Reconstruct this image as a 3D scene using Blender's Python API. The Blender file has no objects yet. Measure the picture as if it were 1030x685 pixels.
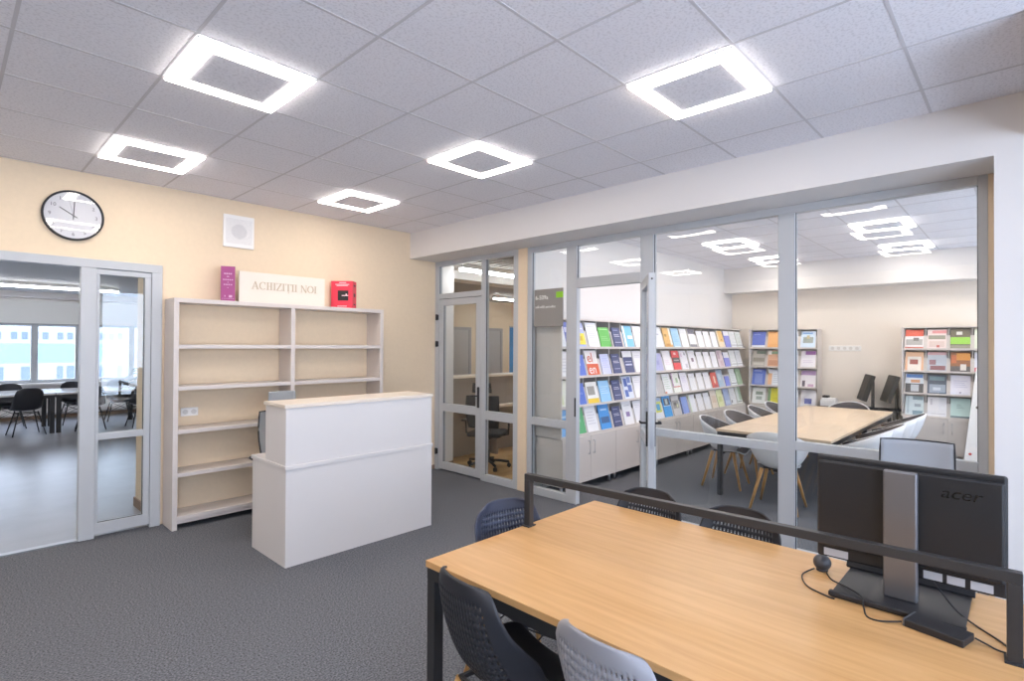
import bpy, bmesh, math, random
from mathutils import Matrix, Vector
random.seed(7)
C = bpy.context.scene.collection
R = math.radians
H = 3.148            # ceiling height of the library rooms
YA = 5.855           # face of the beige wall behind the shelf
XB = 4.229           # face of the white beam above the glass
XG = 4.68            # middle of the glass partition

# ------------------------------------------------------------------ materials
def lin(c):
    return c / 12.92 if c <= 0.04045 else ((c + 0.055) / 1.055) ** 2.4
def col(h):
    return tuple(lin(int(h[i:i + 2], 16) / 255) for i in (0, 2, 4)) + (1,)
MATS = {}
def mat(name, hexc, rough=0.5, metal=0.0, spec=0.5, noise=0.0, scale=200.0, bump=0.0):
    if name in MATS: return MATS[name]
    m = bpy.data.materials.new(name); m.use_nodes = True
    n, l = m.node_tree.nodes, m.node_tree.links
    b = n['Principled BSDF']
    b.inputs['Base Color'].default_value = col(hexc)
    b.inputs['Roughness'].default_value = rough
    b.inputs['Metallic'].default_value = metal
    b.inputs['Specular IOR Level'].default_value = spec
    if noise or bump:
        tc = n.new('ShaderNodeTexCoord'); nz = n.new('ShaderNodeTexNoise')
        nz.inputs['Scale'].default_value = scale; nz.inputs['Detail'].default_value = 3
        l.new(tc.outputs['Object'], nz.inputs['Vector'])
        if noise:
            hv = n.new('ShaderNodeMapRange')
            hv.inputs['From Min'].default_value = 0.25; hv.inputs['From Max'].default_value = 0.75
            hv.inputs['To Min'].default_value = 1 - noise; hv.inputs['To Max'].default_value = 1 + noise
            l.new(nz.outputs['Fac'], hv.inputs['Value'])
            mx = n.new('ShaderNodeMix'); mx.data_type = 'RGBA'; mx.blend_type = 'MULTIPLY'
            mx.inputs['Factor'].default_value = 1
            mx.inputs['A'].default_value = col(hexc)
            l.new(hv.outputs['Result'], mx.inputs['B'])
            l.new(mx.outputs['Result'], b.inputs['Base Color'])
        if bump:
            bp = n.new('ShaderNodeBump'); bp.inputs['Strength'].default_value = bump
            bp.inputs['Distance'].default_value = 0.004
            l.new(nz.outputs['Fac'], bp.inputs['Height']); l.new(bp.outputs['Normal'], b.inputs['Normal'])
    MATS[name] = m
    return m
def emit(name, hexc, strength):
    if name in MATS: return MATS[name]
    m = bpy.data.materials.new(name); m.use_nodes = True
    n, l = m.node_tree.nodes, m.node_tree.links
    n.remove(n['Principled BSDF'])
    e = n.new('ShaderNodeEmission'); e.inputs['Color'].default_value = col(hexc); e.inputs['Strength'].default_value = strength
    l.new(e.outputs[0], n['Material Output'].inputs[0])
    MATS[name] = m
    return m
def glass(name='clear_glass', tint='FAFCFC', f0=0.045):
    if name in MATS: return MATS[name]
    m = bpy.data.materials.new(name); m.use_nodes = True
    n, l = m.node_tree.nodes, m.node_tree.links
    n.remove(n['Principled BSDF'])
    t = n.new('ShaderNodeBsdfTransparent'); t.inputs['Color'].default_value = col(tint)
    g = n.new('ShaderNodeBsdfGlossy'); g.inputs['Roughness'].default_value = 0.0
    lw = n.new('ShaderNodeLayerWeight'); lw.inputs['Blend'].default_value = 0.5
    p = n.new('ShaderNodeMath'); p.operation = 'POWER'; p.inputs[1].default_value = 5
    l.new(lw.outputs['Facing'], p.inputs[0])
    a = n.new('ShaderNodeMath'); a.operation = 'MULTIPLY_ADD'; a.inputs[1].default_value = 1 - f0; a.inputs[2].default_value = f0
    l.new(p.outputs[0], a.inputs[0])
    mx = n.new('ShaderNodeMixShader')
    l.new(a.outputs[0], mx.inputs[0]); l.new(t.outputs[0], mx.inputs[1]); l.new(g.outputs[0], mx.inputs[2])
    l.new(mx.outputs[0], n['Material Output'].inputs[0])
    MATS[name] = m
    return m
def wood(name, light, dark, axis='Y', rough=0.35, scale=1.0):
    if name in MATS: return MATS[name]
    m = bpy.data.materials.new(name); m.use_nodes = True
    n, l = m.node_tree.nodes, m.node_tree.links
    b = n['Principled BSDF']; b.inputs['Roughness'].default_value = rough
    tc = n.new('ShaderNodeTexCoord'); mp = n.new('ShaderNodeMapping')
    s = [14 * scale, 14 * scale, 14 * scale]; s['XYZ'.index(axis)] = 0.9 * scale
    mp.inputs['Scale'].default_value = s
    nz = n.new('ShaderNodeTexNoise'); nz.inputs['Scale'].default_value = 2.2; nz.inputs['Detail'].default_value = 6; nz.inputs['Distortion'].default_value = 0.6
    cr = n.new('ShaderNodeValToRGB')
    cr.color_ramp.elements[0].position = 0.3; cr.color_ramp.elements[0].color = col(dark)
    cr.color_ramp.elements[1].position = 0.7; cr.color_ramp.elements[1].color = col(light)
    l.new(tc.outputs['Object'], mp.inputs['Vector']); l.new(mp.outputs[0], nz.inputs['Vector'])
    l.new(nz.outputs['Fac'], cr.inputs[0]); l.new(cr.outputs[0], b.inputs['Base Color'])
    MATS[name] = m
    return m
def tiles_mat():
    m = bpy.data.materials.new('ceiling_tiles'); m.use_nodes = True
    n, l = m.node_tree.nodes, m.node_tree.links
    b = n['Principled BSDF']; b.inputs['Roughness'].default_value = 0.9; b.inputs['Specular IOR Level'].default_value = 0.2
    tc = n.new('ShaderNodeTexCoord')
    nz = n.new('ShaderNodeTexNoise'); nz.inputs['Scale'].default_value = 75; nz.inputs['Detail'].default_value = 4
    l.new(tc.outputs['Object'], nz.inputs['Vector'])
    cr = n.new('ShaderNodeValToRGB')
    cr.color_ramp.elements[0].position = 0.36; cr.color_ramp.elements[0].color = col('E0E0E7')
    cr.color_ramp.elements[1].position = 0.5; cr.color_ramp.elements[1].color = col('F0F0F7')
    l.new(nz.outputs['Fac'], cr.inputs[0]); l.new(cr.outputs[0], b.inputs['Base Color'])
    bp = n.new('ShaderNodeBump'); bp.inputs['Strength'].default_value = 0.25; bp.inputs['Distance'].default_value = 0.003
    l.new(nz.outputs['Fac'], bp.inputs['Height']); l.new(bp.outputs[0], b.inputs['Normal'])
    return m

M_BEIGE = mat('beige_paint', 'E6D2B6', 0.75, noise=0.02, scale=30)
M_WHITEWALL = mat('white_paint', 'E2DFDE', 0.75)
M_CREAMWALL = mat('cream_paint', 'EFE6DC', 0.75)
M_TILE = tiles_mat()
M_TBAR = mat('ceiling_grid_bar', 'D2D1D6', 0.9, spec=0.1)
M_CARPET = mat('grey_carpet', '696B70', 0.95, spec=0.1, noise=0.75, scale=100, bump=0.15)
M_VINYL = mat('grey_vinyl', '8F9097', 0.3, noise=0.10, scale=3)
M_LAMINATE = wood('oak_laminate', 'C9A878', 'A98656', 'X', 0.4)
M_FRAME = mat('grey_aluminium', 'BBBEC2', 0.35, spec=0.4)
M_GLASS = glass()
M_LAMP = emit('led_diffuser', 'FFF4EA', 28.0)
M_STRIP = emit('led_strip', 'FFFFFF', 26.0)
M_LAMPRIM = mat('lamp_rim', 'F4F4F4', 0.4)
M_SHELF = mat('cream_laminate', 'D6CDC8', 0.45)
M_COUNTER = mat('white_laminate', 'D8D4D3', 0.45)
M_RACK = mat('warm_grey_laminate', 'D5CEC9', 0.5)
M_BLACKM = mat('black_steel', '2B2B2D', 0.45)
M_BLACKP = mat('black_plastic', '222226', 0.5)
M_CHAIRD = mat('charcoal_plastic', '27282E', 0.5)
M_CHAIRN = mat('navy_grey_plastic', '3A3F50', 0.5)
M_CHAIRG = mat('grey_plastic', '93949C', 0.45)
M_CHAIRW = mat('white_plastic', 'ECECEE', 0.35)
M_FELT = mat('grey_felt', '5C5859', 0.9, noise=0.15, scale=90)
M_TABLE = wood('beech_top', 'D4A873', 'C59762', 'Y', 0.32)
M_OAK = wood('oak_leg', 'C99A5E', 'AF7F45', 'Z', 0.4, 2.0)
M_PALETOP = wood('pale_wood_top', 'E9D3B8', 'DFC5A6', 'X', 0.35)
M_SILVER = mat('brushed_silver', '838388', 0.42, metal=0.85)
M_CHROME = mat('satin_steel', 'B8BABF', 0.3, metal=0.9)
M_MESHG = mat('grey_mesh_cloth', '9EA2A6', 0.7, noise=0.12, scale=300)
M_BROWN = mat('brown_skirting', '8A7462', 0.6)
M_WHITEP = mat('white_plastic_plate', 'F2F0EE', 0.4)

# ------------------------------------------------------------------ mesh builder
class MB:
    def __init__(self): self.bm = bmesh.new()
    def _tag(self, faces, mi, smooth=False):
        for f in faces:
            f.material_index = mi; f.smooth = smooth
    def box(self, a, b, mi=0, bev=0.0, M=None):
        a, b = Vector(a), Vector(b)
        before = set(self.bm.faces)
        r = bmesh.ops.create_cube(self.bm, size=1)
        vs = r['verts']
        for v in vs:
            v.co = Vector(((a.x + b.x) / 2 + v.co.x * (b.x - a.x), (a.y + b.y) / 2 + v.co.y * (b.y - a.y), (a.z + b.z) / 2 + v.co.z * (b.z - a.z)))
        if bev:
            es = {e for v in vs for e in v.link_edges}
            bmesh.ops.bevel(self.bm, geom=list(es), offset=bev, segments=2, affect='EDGES', profile=0.5)
        fs = [f for f in self.bm.faces if f not in before]
        self._tag(fs, mi)
        if M is not None:
            bmesh.ops.transform(self.bm, matrix=M, verts=list({v for f in fs for v in f.verts}))
        return self
    def cyl(self, p0, p1, r0, r1=None, n=14, mi=0):
        r1 = r0 if r1 is None else r1
        p0, p1 = Vector(p0), Vector(p1)
        d = p1 - p0
        q = d.to_track_quat('Z', 'Y').to_matrix().to_4x4()
        before = set(self.bm.faces)
        bmesh.ops.create_cone(self.bm, cap_ends=True, segments=n, radius1=r0, radius2=r1, depth=d.length, matrix=Matrix.Translation((p0 + p1) / 2) @ q)
        for f in self.bm.faces:
            if f not in before:
                f.material_index = mi; f.smooth = len(f.verts) == 4
        return self
    def tube(self, pts, r, n=8, mi=0):
        pts = [Vector(p) for p in pts]
        rings = []
        for i, p in enumerate(pts):
            t = (pts[min(i + 1, len(pts) - 1)] - pts[max(i - 1, 0)]).normalized()
            u = t.cross(Vector((0, 0, 1)))
            if u.length < 1e-3: u = t.cross(Vector((0, 1, 0)))
            u.normalize(); w = t.cross(u)
            rings.append([self.bm.verts.new(p + (u * math.cos(k * 2 * math.pi / n) + w * math.sin(k * 2 * math.pi / n)) * r) for k in range(n)])
        fs = []
        for a, b in zip(rings, rings[1:]):
            for k in range(n):
                fs.append(self.bm.faces.new((a[k], a[(k + 1) % n], b[(k + 1) % n], b[k])))
        fs.append(self.bm.faces.new(rings[0])); fs.append(self.bm.faces.new(rings[-1][::-1]))
        self._tag(fs, mi, True)
        return self
    def sphere(self, c, r, mi=0, sc=(1, 1, 1)):
        before = set(self.bm.faces)
        bmesh.ops.create_uvsphere(self.bm, u_segments=20, v_segments=12, radius=r, matrix=Matrix.Translation(c) @ Matrix.Diagonal(sc + (1,)))
        self._tag([f for f in self.bm.faces if f not in before], mi, True)
        return self
    def quad(self, pts, mi=0):
        f = self.bm.faces.new([self.bm.verts.new(p) for p in pts]); f.material_index = mi
        return self
    def prism(self, poly, y0, y1, mi=0):          # polygon in x,z swept along y
        a = [self.bm.verts.new((x, y0, z)) for x, z in poly]; b = [self.bm.verts.new((x, y1, z)) for x, z in poly]
        n = len(poly); fs = [self.bm.faces.new(a), self.bm.faces.new(b[::-1])]
        for i in range(n):
            fs.append(self.bm.faces.new((a[i], b[i], b[(i + 1) % n], a[(i + 1) % n])))
        self._tag(fs, mi); return self
    def surf(self, fn, nu, nv, mi=0, hole=None):
        g = [[self.bm.verts.new(fn(i / nu, j / nv)) for j in range(nv + 1)] for i in range(nu + 1)]
        for i in range(nu):
            for j in range(nv):
                if hole and hole(i, j): continue
                f = self.bm.faces.new((g[i][j], g[i + 1][j], g[i + 1][j + 1], g[i][j + 1])); f.material_index = mi; f.smooth = True
        return self
    def build(self, name, mats, parent=None, recalc=True):
        if recalc: bmesh.ops.recalc_face_normals(self.bm, faces=self.bm.faces)
        me = bpy.data.meshes.new(name); self.bm.to_mesh(me); self.bm.free()
        for m in (mats if isinstance(mats, (list, tuple)) else [mats]): me.materials.append(m)
        o = bpy.data.objects.new(name, me); C.objects.link(o)
        if parent is not None: o.parent = parent
        return o
def tag(o, label, cat, group=None, kind=None):
    o['label'] = label; o['category'] = cat
    if group: o['group'] = group
    if kind: o['kind'] = kind
    return o
def thing(name, label, cat, loc=(0, 0, 0), rz=0.0, group=None):
    o = bpy.data.objects.new(name, None); C.objects.link(o)
    o.empty_display_size = 0.1; o.location = loc; o.rotation_euler = (0, 0, rz)
    return tag(o, label, cat, group)
def struct(name, mb, mats, parent=None):
    o = mb.build(name, mats, parent)
    if parent is None: o['kind'] = 'structure'
    return o
def sempty(name, label=None):
    o = bpy.data.objects.new(name, None); C.objects.link(o); o['kind'] = 'structure'
    if label: o['label'] = label
    return o
def dup(root, loc, rz, label):
    r = root.copy(); C.objects.link(r); r.location = loc; r.rotation_euler = (0, 0, rz); r['label'] = label
    for ch in list(root.children):
        c = ch.copy(); C.objects.link(c); c.parent = r
        for g in list(ch.children):
            d = g.copy(); C.objects.link(d); d.parent = c
    return r
def solid(o, t, off=0.0):
    m = o.modifiers.new('thickness', 'SOLIDIFY'); m.thickness = t; m.offset = off
    return o
def text(name, s, size, m, parent, M, extrude=0.0004, shear=0.0, align='LEFT', sx=1.0):
    cu = bpy.data.curves.new(name, 'FONT'); cu.body = s; cu.size = size; cu.extrude = extrude; cu.shear = shear
    cu.align_x = align; cu.resolution_u = 3
    t = bpy.data.objects.new(name, cu); C.objects.link(t)
    bpy.context.view_layer.update()
    me = bpy.data.meshes.new_from_object(t.evaluated_get(bpy.context.evaluated_depsgraph_get()))
    bpy.data.objects.remove(t)
    me.transform(M @ Matrix.Diagonal((sx, 1, 1, 1))); me.name = name
    me.materials.clear(); me.materials.append(m)
    o = bpy.data.objects.new(name, me); C.objects.link(o)
    if parent is not None: o.parent = parent
    return o
# text on a surface facing -y (reading along +x), or facing -x (reading along -y)
FACE_NY = Matrix.Rotation(R(90), 4, 'X')
FACE_NX = Matrix.Rotation(R(-90), 4, 'Z') @ Matrix.Rotation(R(90), 4, 'X')

# ------------------------------------------------------------------ room shell
struct('floor', MB().box((-3.2, -2.7, -0.1), (4.72, 5.9, 0)).box((4.72, -1.7, -0.1), (10.75, 4.2, 0)), M_CARPET)
struct('floor', MB().box((-4.2, 5.9, -0.1), (4.55, 16.0, 0.0)), M_VINYL)
struct('floor', MB().box((4.72, 4.2, -0.1), (11.2, 10.1, 0.0)).box((4.55, 5.9, -0.1), (4.72, 10.1, 0)), M_LAMINATE)
GX, GY = 0.8178, 2.8231
def grid_ceiling(x0, x1, y0, y1, gx, gy):
    c = struct('ceiling', MB().box((x0, y0, H), (x1, y1, H + 0.12)), M_TILE)
    mb = MB()
    k = math.ceil((x0 - gx) / 0.6)
    while gx + 0.6 * k < x1:
        x = gx + 0.6 * k
        mb.box((x - 0.008, y0, H - 0.0015), (x + 0.008, y1, H + 0.01)); k += 1
    k = math.ceil((y0 - gy) / 0.6)
    while gy + 0.6 * k < y1:
        y = gy + 0.6 * k
        mb.box((x0, y - 0.008, H - 0.0012), (x1, y + 0.008, H + 0.01)); k += 1
    mb.build('ceiling_grid', M_TBAR, c)
    return c
grid_ceiling(-3.1, XB + 0.02, -2.65, YA + 0.02, GX, GY)
RX, RY = 5.6, 0.93
grid_ceiling(4.74, 10.65, -1.65, 4.2, RX, RY)

# beige wall with the opening to the hall
struct('wall_back', MB().box((-3.2, YA, 0), (-0.2, 6.1, H)).box((-0.2, YA, 2.40), (1.415, 6.1, H)).box((1.415, YA, 0), (4.66, 6.1, H))
       .box((1.415, 6.1, 0), (1.9, 6.72, H)), M_BEIGE)
struct('wall_left', MB().box((-3.2, -2.7, 0), (-3.05, YA, H)), M_BEIGE)
wf = MB().box((-3.2, -2.7, 0), (4.75, -2.55, 0.5)).box((-3.2, -2.7, 2.85), (4.75, -2.55, H))
for a, b in ((-3.2, -2.6), (-0.9, -0.55), (1.15, 1.5), (3.2, 4.75)): wf.box((a, -2.7, 0.5), (b, -2.55, 2.85))
struct('wall_front', wf, M_BEIGE)
struct('wall_right', MB().box((XB, 0.13, 2.812), (4.76, YA, H)).box((XB, -2.6, 0), (4.76, 0.13, H)), M_WHITEWALL)
struct('trim_1', MB().box((3.2, -0.5, 2.9), (XB, -0.006, H)), M_WHITEWALL)
struct('wall_divider', MB().box((4.645, 4.165, 0), (10.75, 4.305, 2.9)).box((4.76, 4.165, 2.9), (10.75, 4.305, H)), M_BEIGE)
struct('wall_far', MB().box((10.6, -1.7, 0), (10.75, 4.165, H)), M_CREAMWALL)
struct('wall_divider', MB().box((4.76, 4.145, 0), (10.6, 4.165, H)), M_WHITEWALL)
ws = MB().box((4.76, -1.7, 0), (10.75, -1.55, 0.85)).box((4.76, -1.7, 1.9), (10.75, -1.55, H))
for a, b in ((4.76, 5.1), (6.7, 7.0), (8.6, 8.9), (10.5, 10.75)): ws.box((a, -1.7, 0.85), (b, -1.55, 1.9))
struct('wall_side', ws, M_CREAMWALL)
struct('trim_2', MB().box((10.22, -1.55, 2.69), (10.6, 4.145, H)), M_WHITEWALL)
struct('wall_right', MB().box((4.655, 0.09, 0), (4.76, 0.172, 2.812)), M_BEIGE)
struct('baseboard_back', MB().box((3.62, YA - 0.014, 0), (4.65, YA, 0.055)), M_BROWN)
# small office behind the glass door
struct('wall_office', MB().box((4.55, 6.1, 0), (4.72, 10.1, 2.95)).box((4.72, 9.95, 0), (11.2, 10.1, 2.95)).box((11.05, 4.305, 0), (11.2, 9.95, 2.95)), M_BEIGE)
struct('wall_office', MB().box((4.72, YA, 0), (4.985, 6.1, 2.9)), M_WHITEWALL)
struct('ceiling', MB().box((4.76, 4.305, 2.9), (11.2, 10.1, 3.0)), mat('dark_plenum', '77726E', 0.8))
sl = MB()
y = 4.36
while y < 9.95:
    sl.box((4.77, y, 2.80), (11.04, y + 0.055, 2.86)); y += 0.11
struct('ceiling_slats', sl, mat('grey_slat', 'A39C97', 0.5))
struct('trim_3', MB().box((4.72, 6.16, 2.675), (11.05, 6.5, 2.8)), M_WHITEWALL)
struct('baseboard_office', MB().box((4.72, YA - 0.012, 0), (4.985, YA, 0.06)), M_BROWN)
# hall with the windows
HY = 15.8
hw = MB().box((-4.2, HY, 0), (4.55, HY + 0.2, 0.80)).box((-4.2, HY, 2.12), (4.55, HY + 0.2, 2.9))
hw.box((-4.2, HY, 0.8), (-3.1, HY + 0.2, 2.12)).box((4.1, HY, 0.8), (4.55, HY + 0.2, 2.12))
struct('wall_hall', hw, M_WHITEWALL)
struct('wall_hall', MB().box((-4.2, 6.1, 0), (-4.05, HY, 2.9)), M_BEIGE)
struct('wall_hall', MB().box((4.40, 6.1, 0), (4.55, HY, 2.9)), M_BEIGE)
struct('ceiling', MB().box((-4.2, 6.1, 2.84), (4.55, 16, 2.95)), mat('hall_plenum', '6E6E72', 0.8))
sl = MB()
y = 6.75
while y < HY - 0.5:
    sl.box((-4.04, y, 2.77), (4.39, y + 0.05, 2.82)); y += 0.12
struct('ceiling_slats', sl, mat('hall_slat', '98989C', 0.4))
struct('trim_4', MB().box((-4.04, HY - 0.35, 2.66), (4.39, HY, 2.84)), M_WHITEWALL)
struct('baseboard_hall', MB().box((1.40, 6.15, 0), (1.415, 6.72, 0.09)).box((1.40, 6.72, 0), (1.9, 6.735, 0.09)).box((-4.05, HY - 0.015, 0), (4.4, HY, 0.08)), M_BROWN)
struct('trim_5', MB().box((-0.12, YA - 0.02, 0.0), (0.82, YA + 0.05, 0.012)), M_CHROME)

# ------------------------------------------------------------------ glazed opening in the beige wall
def frame_box(mb, x0, x1, y0, y1, z0, z1, bev=0.004): mb.box((x0, y0, z0), (x1, y1, z1), bev=bev)
d = sempty('door_1', 'grey aluminium framed glass door in the beige wall under the clock')
f = MB()
y0, y1 = YA - 0.03, YA + 0.06
f.box((-0.2, y0, 2.335), (1.42, y1, 2.41), bev=0.004).box((1.335, y0, 0), (1.42, y1, 2.335), bev=0.004).box((-0.2, y0, 0), (-0.115, y1, 2.335), bev=0.004)
f.box((0.82, y0 + 0.004, 0), (0.93, y1, 2.335), bev=0.004)
f.build('frame', M_FRAME, d)
f = MB()
y0 += 0.012; y1 -= 0.012
f.box((0.93, y0, 2.285), (1.335, y1, 2.332), bev=0.003).box((0.93, y0, 0.03), (1.335, y1, 0.125), bev=0.003)
f.box((0.952, y0, 0.845), (1.285, y1, 0.90), bev=0.003).box((0.932, y0, 0.125), (0.952, y1, 2.285)).box((1.285, y0, 0.125), (1.333, y1, 2.285), bev=0.003)
f.build('leaf_frame', M_FRAME, d)
MB().box((0.952, YA + 0.01, 0.125), (1.285, YA + 0.018, 0.845)).box((0.952, YA + 0.01, 0.90), (1.285, YA + 0.018, 2.285)).build('pane', M_GLASS, d)
MB().box((0.952, YA + 0.004, 0.125), (0.956, YA + 0.01, 0.845)).box((1.281, YA + 0.004, 0.125), (1.285, YA + 0.01, 0.845)).box((0.952, YA + 0.004, 0.90), (0.956, YA + 0.01, 2.285)).box((1.281, YA + 0.004, 0.90), (1.285, YA + 0.01, 2.285)).box((0.952, YA + 0.004, 0.125), (1.285, YA + 0.01, 0.129)).build('gasket', M_BLACKP, d)

# ------------------------------------------------------------------ glass partition along the library room
PX0, PX1 = 4.65, 4.715
ZT = 2.75
def gpane(y0, y1, z0, z1, parent):
    MB().box((XG - 0.003, y0 - 0.01, z0 - 0.01), (XG + 0.003, y1 + 0.01, z1 + 0.01)).build('pane', M_GLASS, parent)
def gfr(parts, parent, name='frame', inset=0.0):
    mb = MB()
    for (a, b, z0, z1) in parts: mb.box((PX0 + inset, a, z0), (PX1 - inset, b, z1), bev=0.004)
    return mb.build(name, M_FRAME, parent)
def gasket(y0, y1, z0, z1, parent):
    MB().box((XG - 0.012, y0, z0), (XG - 0.004, y0 + 0.005, z1)).box((XG - 0.012, y1 - 0.005, z0), (XG - 0.004, y1, z1)).build('gasket', M_BLACKP, parent)
# the office door with its side light
w = sempty('window_1', 'grey framed glazing around the office door next to the beige wall')
gfr([(5.775, YA, 0, 2.812), (4.86, 4.935, 0, ZT), (4.305, 4.385, 0, ZT), (4.305, 5.775, ZT, 2.812), (4.935, 5.775, 2.305, 2.375), (4.385, 4.86, 0.765, 0.87), (4.385, 4.86, 0, 0.085)], w)
gpane(4.935, 5.775, 2.375, ZT, w); gpane(4.385, 4.86, 0.87, ZT, w); gpane(4.385, 4.86, 0.085, 0.765, w)
gasket(4.385, 4.86, 0.87, ZT, w); gasket(4.385, 4.86, 0.085, 0.765, w); gasket(4.935, 5.775, 2.375, ZT, w)
d = sempty('door_2', 'closed grey framed glass office door with black handle')
gfr([(5.685, 5.768, 0.02, 2.298), (4.942, 5.04, 0.02, 2.298), (5.04, 5.685, 2.215, 2.298), (5.04, 5.685, 0.02, 0.12), (5.04, 5.685, 0.80, 0.905)], d, 'leaf_frame', 0.006)
gpane(5.04, 5.685, 0.905, 2.215, d); gpane(5.04, 5.685, 0.12, 0.80, d); gasket(5.04, 5.685, 0.905, 2.215, d); gasket(5.04, 5.685, 0.12, 0.80, d)
MB().box((PX0 - 0.012, 4.965, 0.9), (PX0 + 0.006, 4.995, 1.16), bev=0.004).cyl((PX0 - 0.05, 4.98, 1.05), (PX0, 4.98, 1.05), 0.009).tube([(PX0 - 0.05, 4.98, 1.05), (PX0 - 0.053, 5.04, 1.05), (PX0 - 0.05, 5.10, 1.045)], 0.009).build('handle', M_BLACKP, d)
for z in (2.06, 1.70, 0.25):
    MB().cyl((PX0 - 0.016, 5.80, z - 0.04), (PX0 - 0.016, 5.80, z + 0.04), 0.014).box((PX0 - 0.012, 5.775, z - 0.035), (PX0 - 0.001, 5.83, z + 0.035)).build('hinge', M_BLACKP, d)
# glazing of the periodicals room
w = sempty('window_2', 'tall grey framed glazing of the periodicals room')
gfr([(4.10, 4.163, 0, 2.812), (3.46, 3.60, 0, ZT), (2.56, 2.70, 0, ZT), (1.322, 1.448, 0, ZT), (0.172, 0.222, 0, 2.812), (0.222, 4.10, ZT, 2.812),
     (3.60, 4.10, 0.785, 0.87), (3.60, 4.10, 0, 0.085), (2.70, 3.46, 2.30, 2.405), (1.448, 2.56, 0.84, 0.91), (1.448, 2.56, 0, 0.085), (0.222, 1.322, 0.87, 0.94), (0.222, 1.322, 0, 0.085)], w)
for (a, b, z0, z1) in ((3.60, 4.10, 0.87, ZT), (3.60, 4.10, 0.085, 0.785), (2.70, 3.46, 2.405, ZT), (1.448, 2.56, 0.91, ZT), (1.448, 2.56, 0.085, 0.84), (0.222, 1.322, 0.94, ZT), (0.222, 1.322, 0.085, 0.87)):
    gpane(a, b, z0, z1, w); gasket(a, b, z0, z1, w)
MB().box((PX0 - 0.003, 3.467, 0.93), (PX0 + 0.02, 3.485, 1.13)).build('strike_plate', M_BLACKP, w)
# open door leaf, hinged on the right mullion and swung out towards the tables
d = sempty('door_3', 'open grey framed glass door of the periodicals room seen edge on')
d.location = (4.635, 2.655, 0); d.rotation_euler = (0, 0, R(214.8))
lf = MB()
t = 0.027
for (a, b, z0, z1) in ((0.01, 0.095, 0.02, 2.29), (0.665, 0.76, 0.02, 2.29), (0.095, 0.665, 2.2, 2.29), (0.095, 0.665, 0.02, 0.12), (0.095, 0.665, 0.83, 0.92)):
    lf.box((a, -t, z0), (b, t, z1), bev=0.004)
lf.build('leaf_frame', M_FRAME, d)
MB().box((0.09, -0.003, 0.11), (0.67, 0.003, 0.84)).box((0.09, -0.003, 0.91), (0.67, 0.003, 2.21)).build('pane', M_GLASS, d)
MB().box((0.759, -0.011, 0.84), (0.763, 0.011, 1.16)).build('lock_plate', M_CHROME, d)
MB().cyl((0.758, 0, 2.24), (0.7625, 0, 2.24), 0.008).build('latch_pin', M_BLACKP, d)
for s in (-1, 1):
    MB().box((0.70, s * t, 0.86), (0.73, s * (t + 0.01), 1.14), bev=0.003).cyl((0.715, s * t, 1.05), (0.715, s * (t + 0.055), 1.05), 0.009)\
        .tube([(0.715, s * (t + 0.052), 1.05), (0.66, s * (t + 0.056), 1.05), (0.59, s * (t + 0.052), 1.045)], 0.009).build('handle', M_BLACKP, d)
# windows of this room behind the viewpoint
for i, (a, b) in enumerate(((-2.6, -0.9), (-0.55, 1.15), (1.5, 3.2))):
    w = sempty('window_%d' % (3 + i))
    mb = MB()
    for (p, q, z0, z1) in ((a, a + 0.06, 0.5, 2.85), (b - 0.06, b, 0.5, 2.85), (a, b, 0.5, 0.56), (a, b, 2.79, 2.85), ((a + b) / 2 - 0.04, (a + b) / 2 + 0.04, 0.56, 2.79)):
        mb.box((p, -2.66, z0), (q, -2.60, z1), bev=0.004)
    mb.build('frame', M_WHITEP, w)
    MB().box((a + 0.05, -2.632, 0.55), (b - 0.05, -2.628, 2.8)).build('pane', M_GLASS, w)
for i, (a, b) in enumerate(((5.1, 6.7), (7.0, 8.6), (8.9, 10.5))):
    w = sempty('window_%d' % (20 + i))
    mb = MB()
    for (p, q, z0, z1) in ((a, a + 0.06, 0.85, 1.9), (b - 0.06, b, 0.85, 1.9), (a, b, 0.85, 0.91), (a, b, 1.84, 1.9), ((a + b) / 2 - 0.04, (a + b) / 2 + 0.04, 0.91, 1.84)):
        mb.box((p, -1.66, z0), (q, -1.60, z1), bev=0.004)
    mb.build('frame', M_WHITEP, w)
    MB().box((a + 0.05, -1.632, 0.9), (b - 0.05, -1.628, 1.85)).build('pane', M_GLASS, w)
# hall windows
hx = [-3.1 + 0.9 * k for k in range(9)]
hx = [-3.1, -2.2, -1.3, -0.4, 0.5, 1.434, 2.2, 3.22, 4.1]
for k in range(8):
    a, b = hx[k], hx[k + 1]
    w = sempty('window_%d' % (6 + k))
    mb = MB()
    for (p, q, z0, z1) in ((a, a + 0.06, 0.8, 2.12), (b - 0.06, b, 0.8, 2.12), (a + 0.06, b - 0.06, 0.8, 0.87), (a + 0.06, b - 0.06, 2.05, 2.12)):
        mb.box((p, HY + 0.04, z0), (q, HY + 0.11, z1), bev=0.004)
    mb.build('frame', M_FRAME, w)
    MB().box((a + 0.05, HY + 0.07, 0.86), (b - 0.05, HY + 0.076, 2.06)).build('pane', M_GLASS, w)
struct('trim_6', MB().box((-3.1, HY - 0.12, 0.755), (4.1, HY + 0.03, 0.795), bev=0.004), M_WHITEP)

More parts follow.
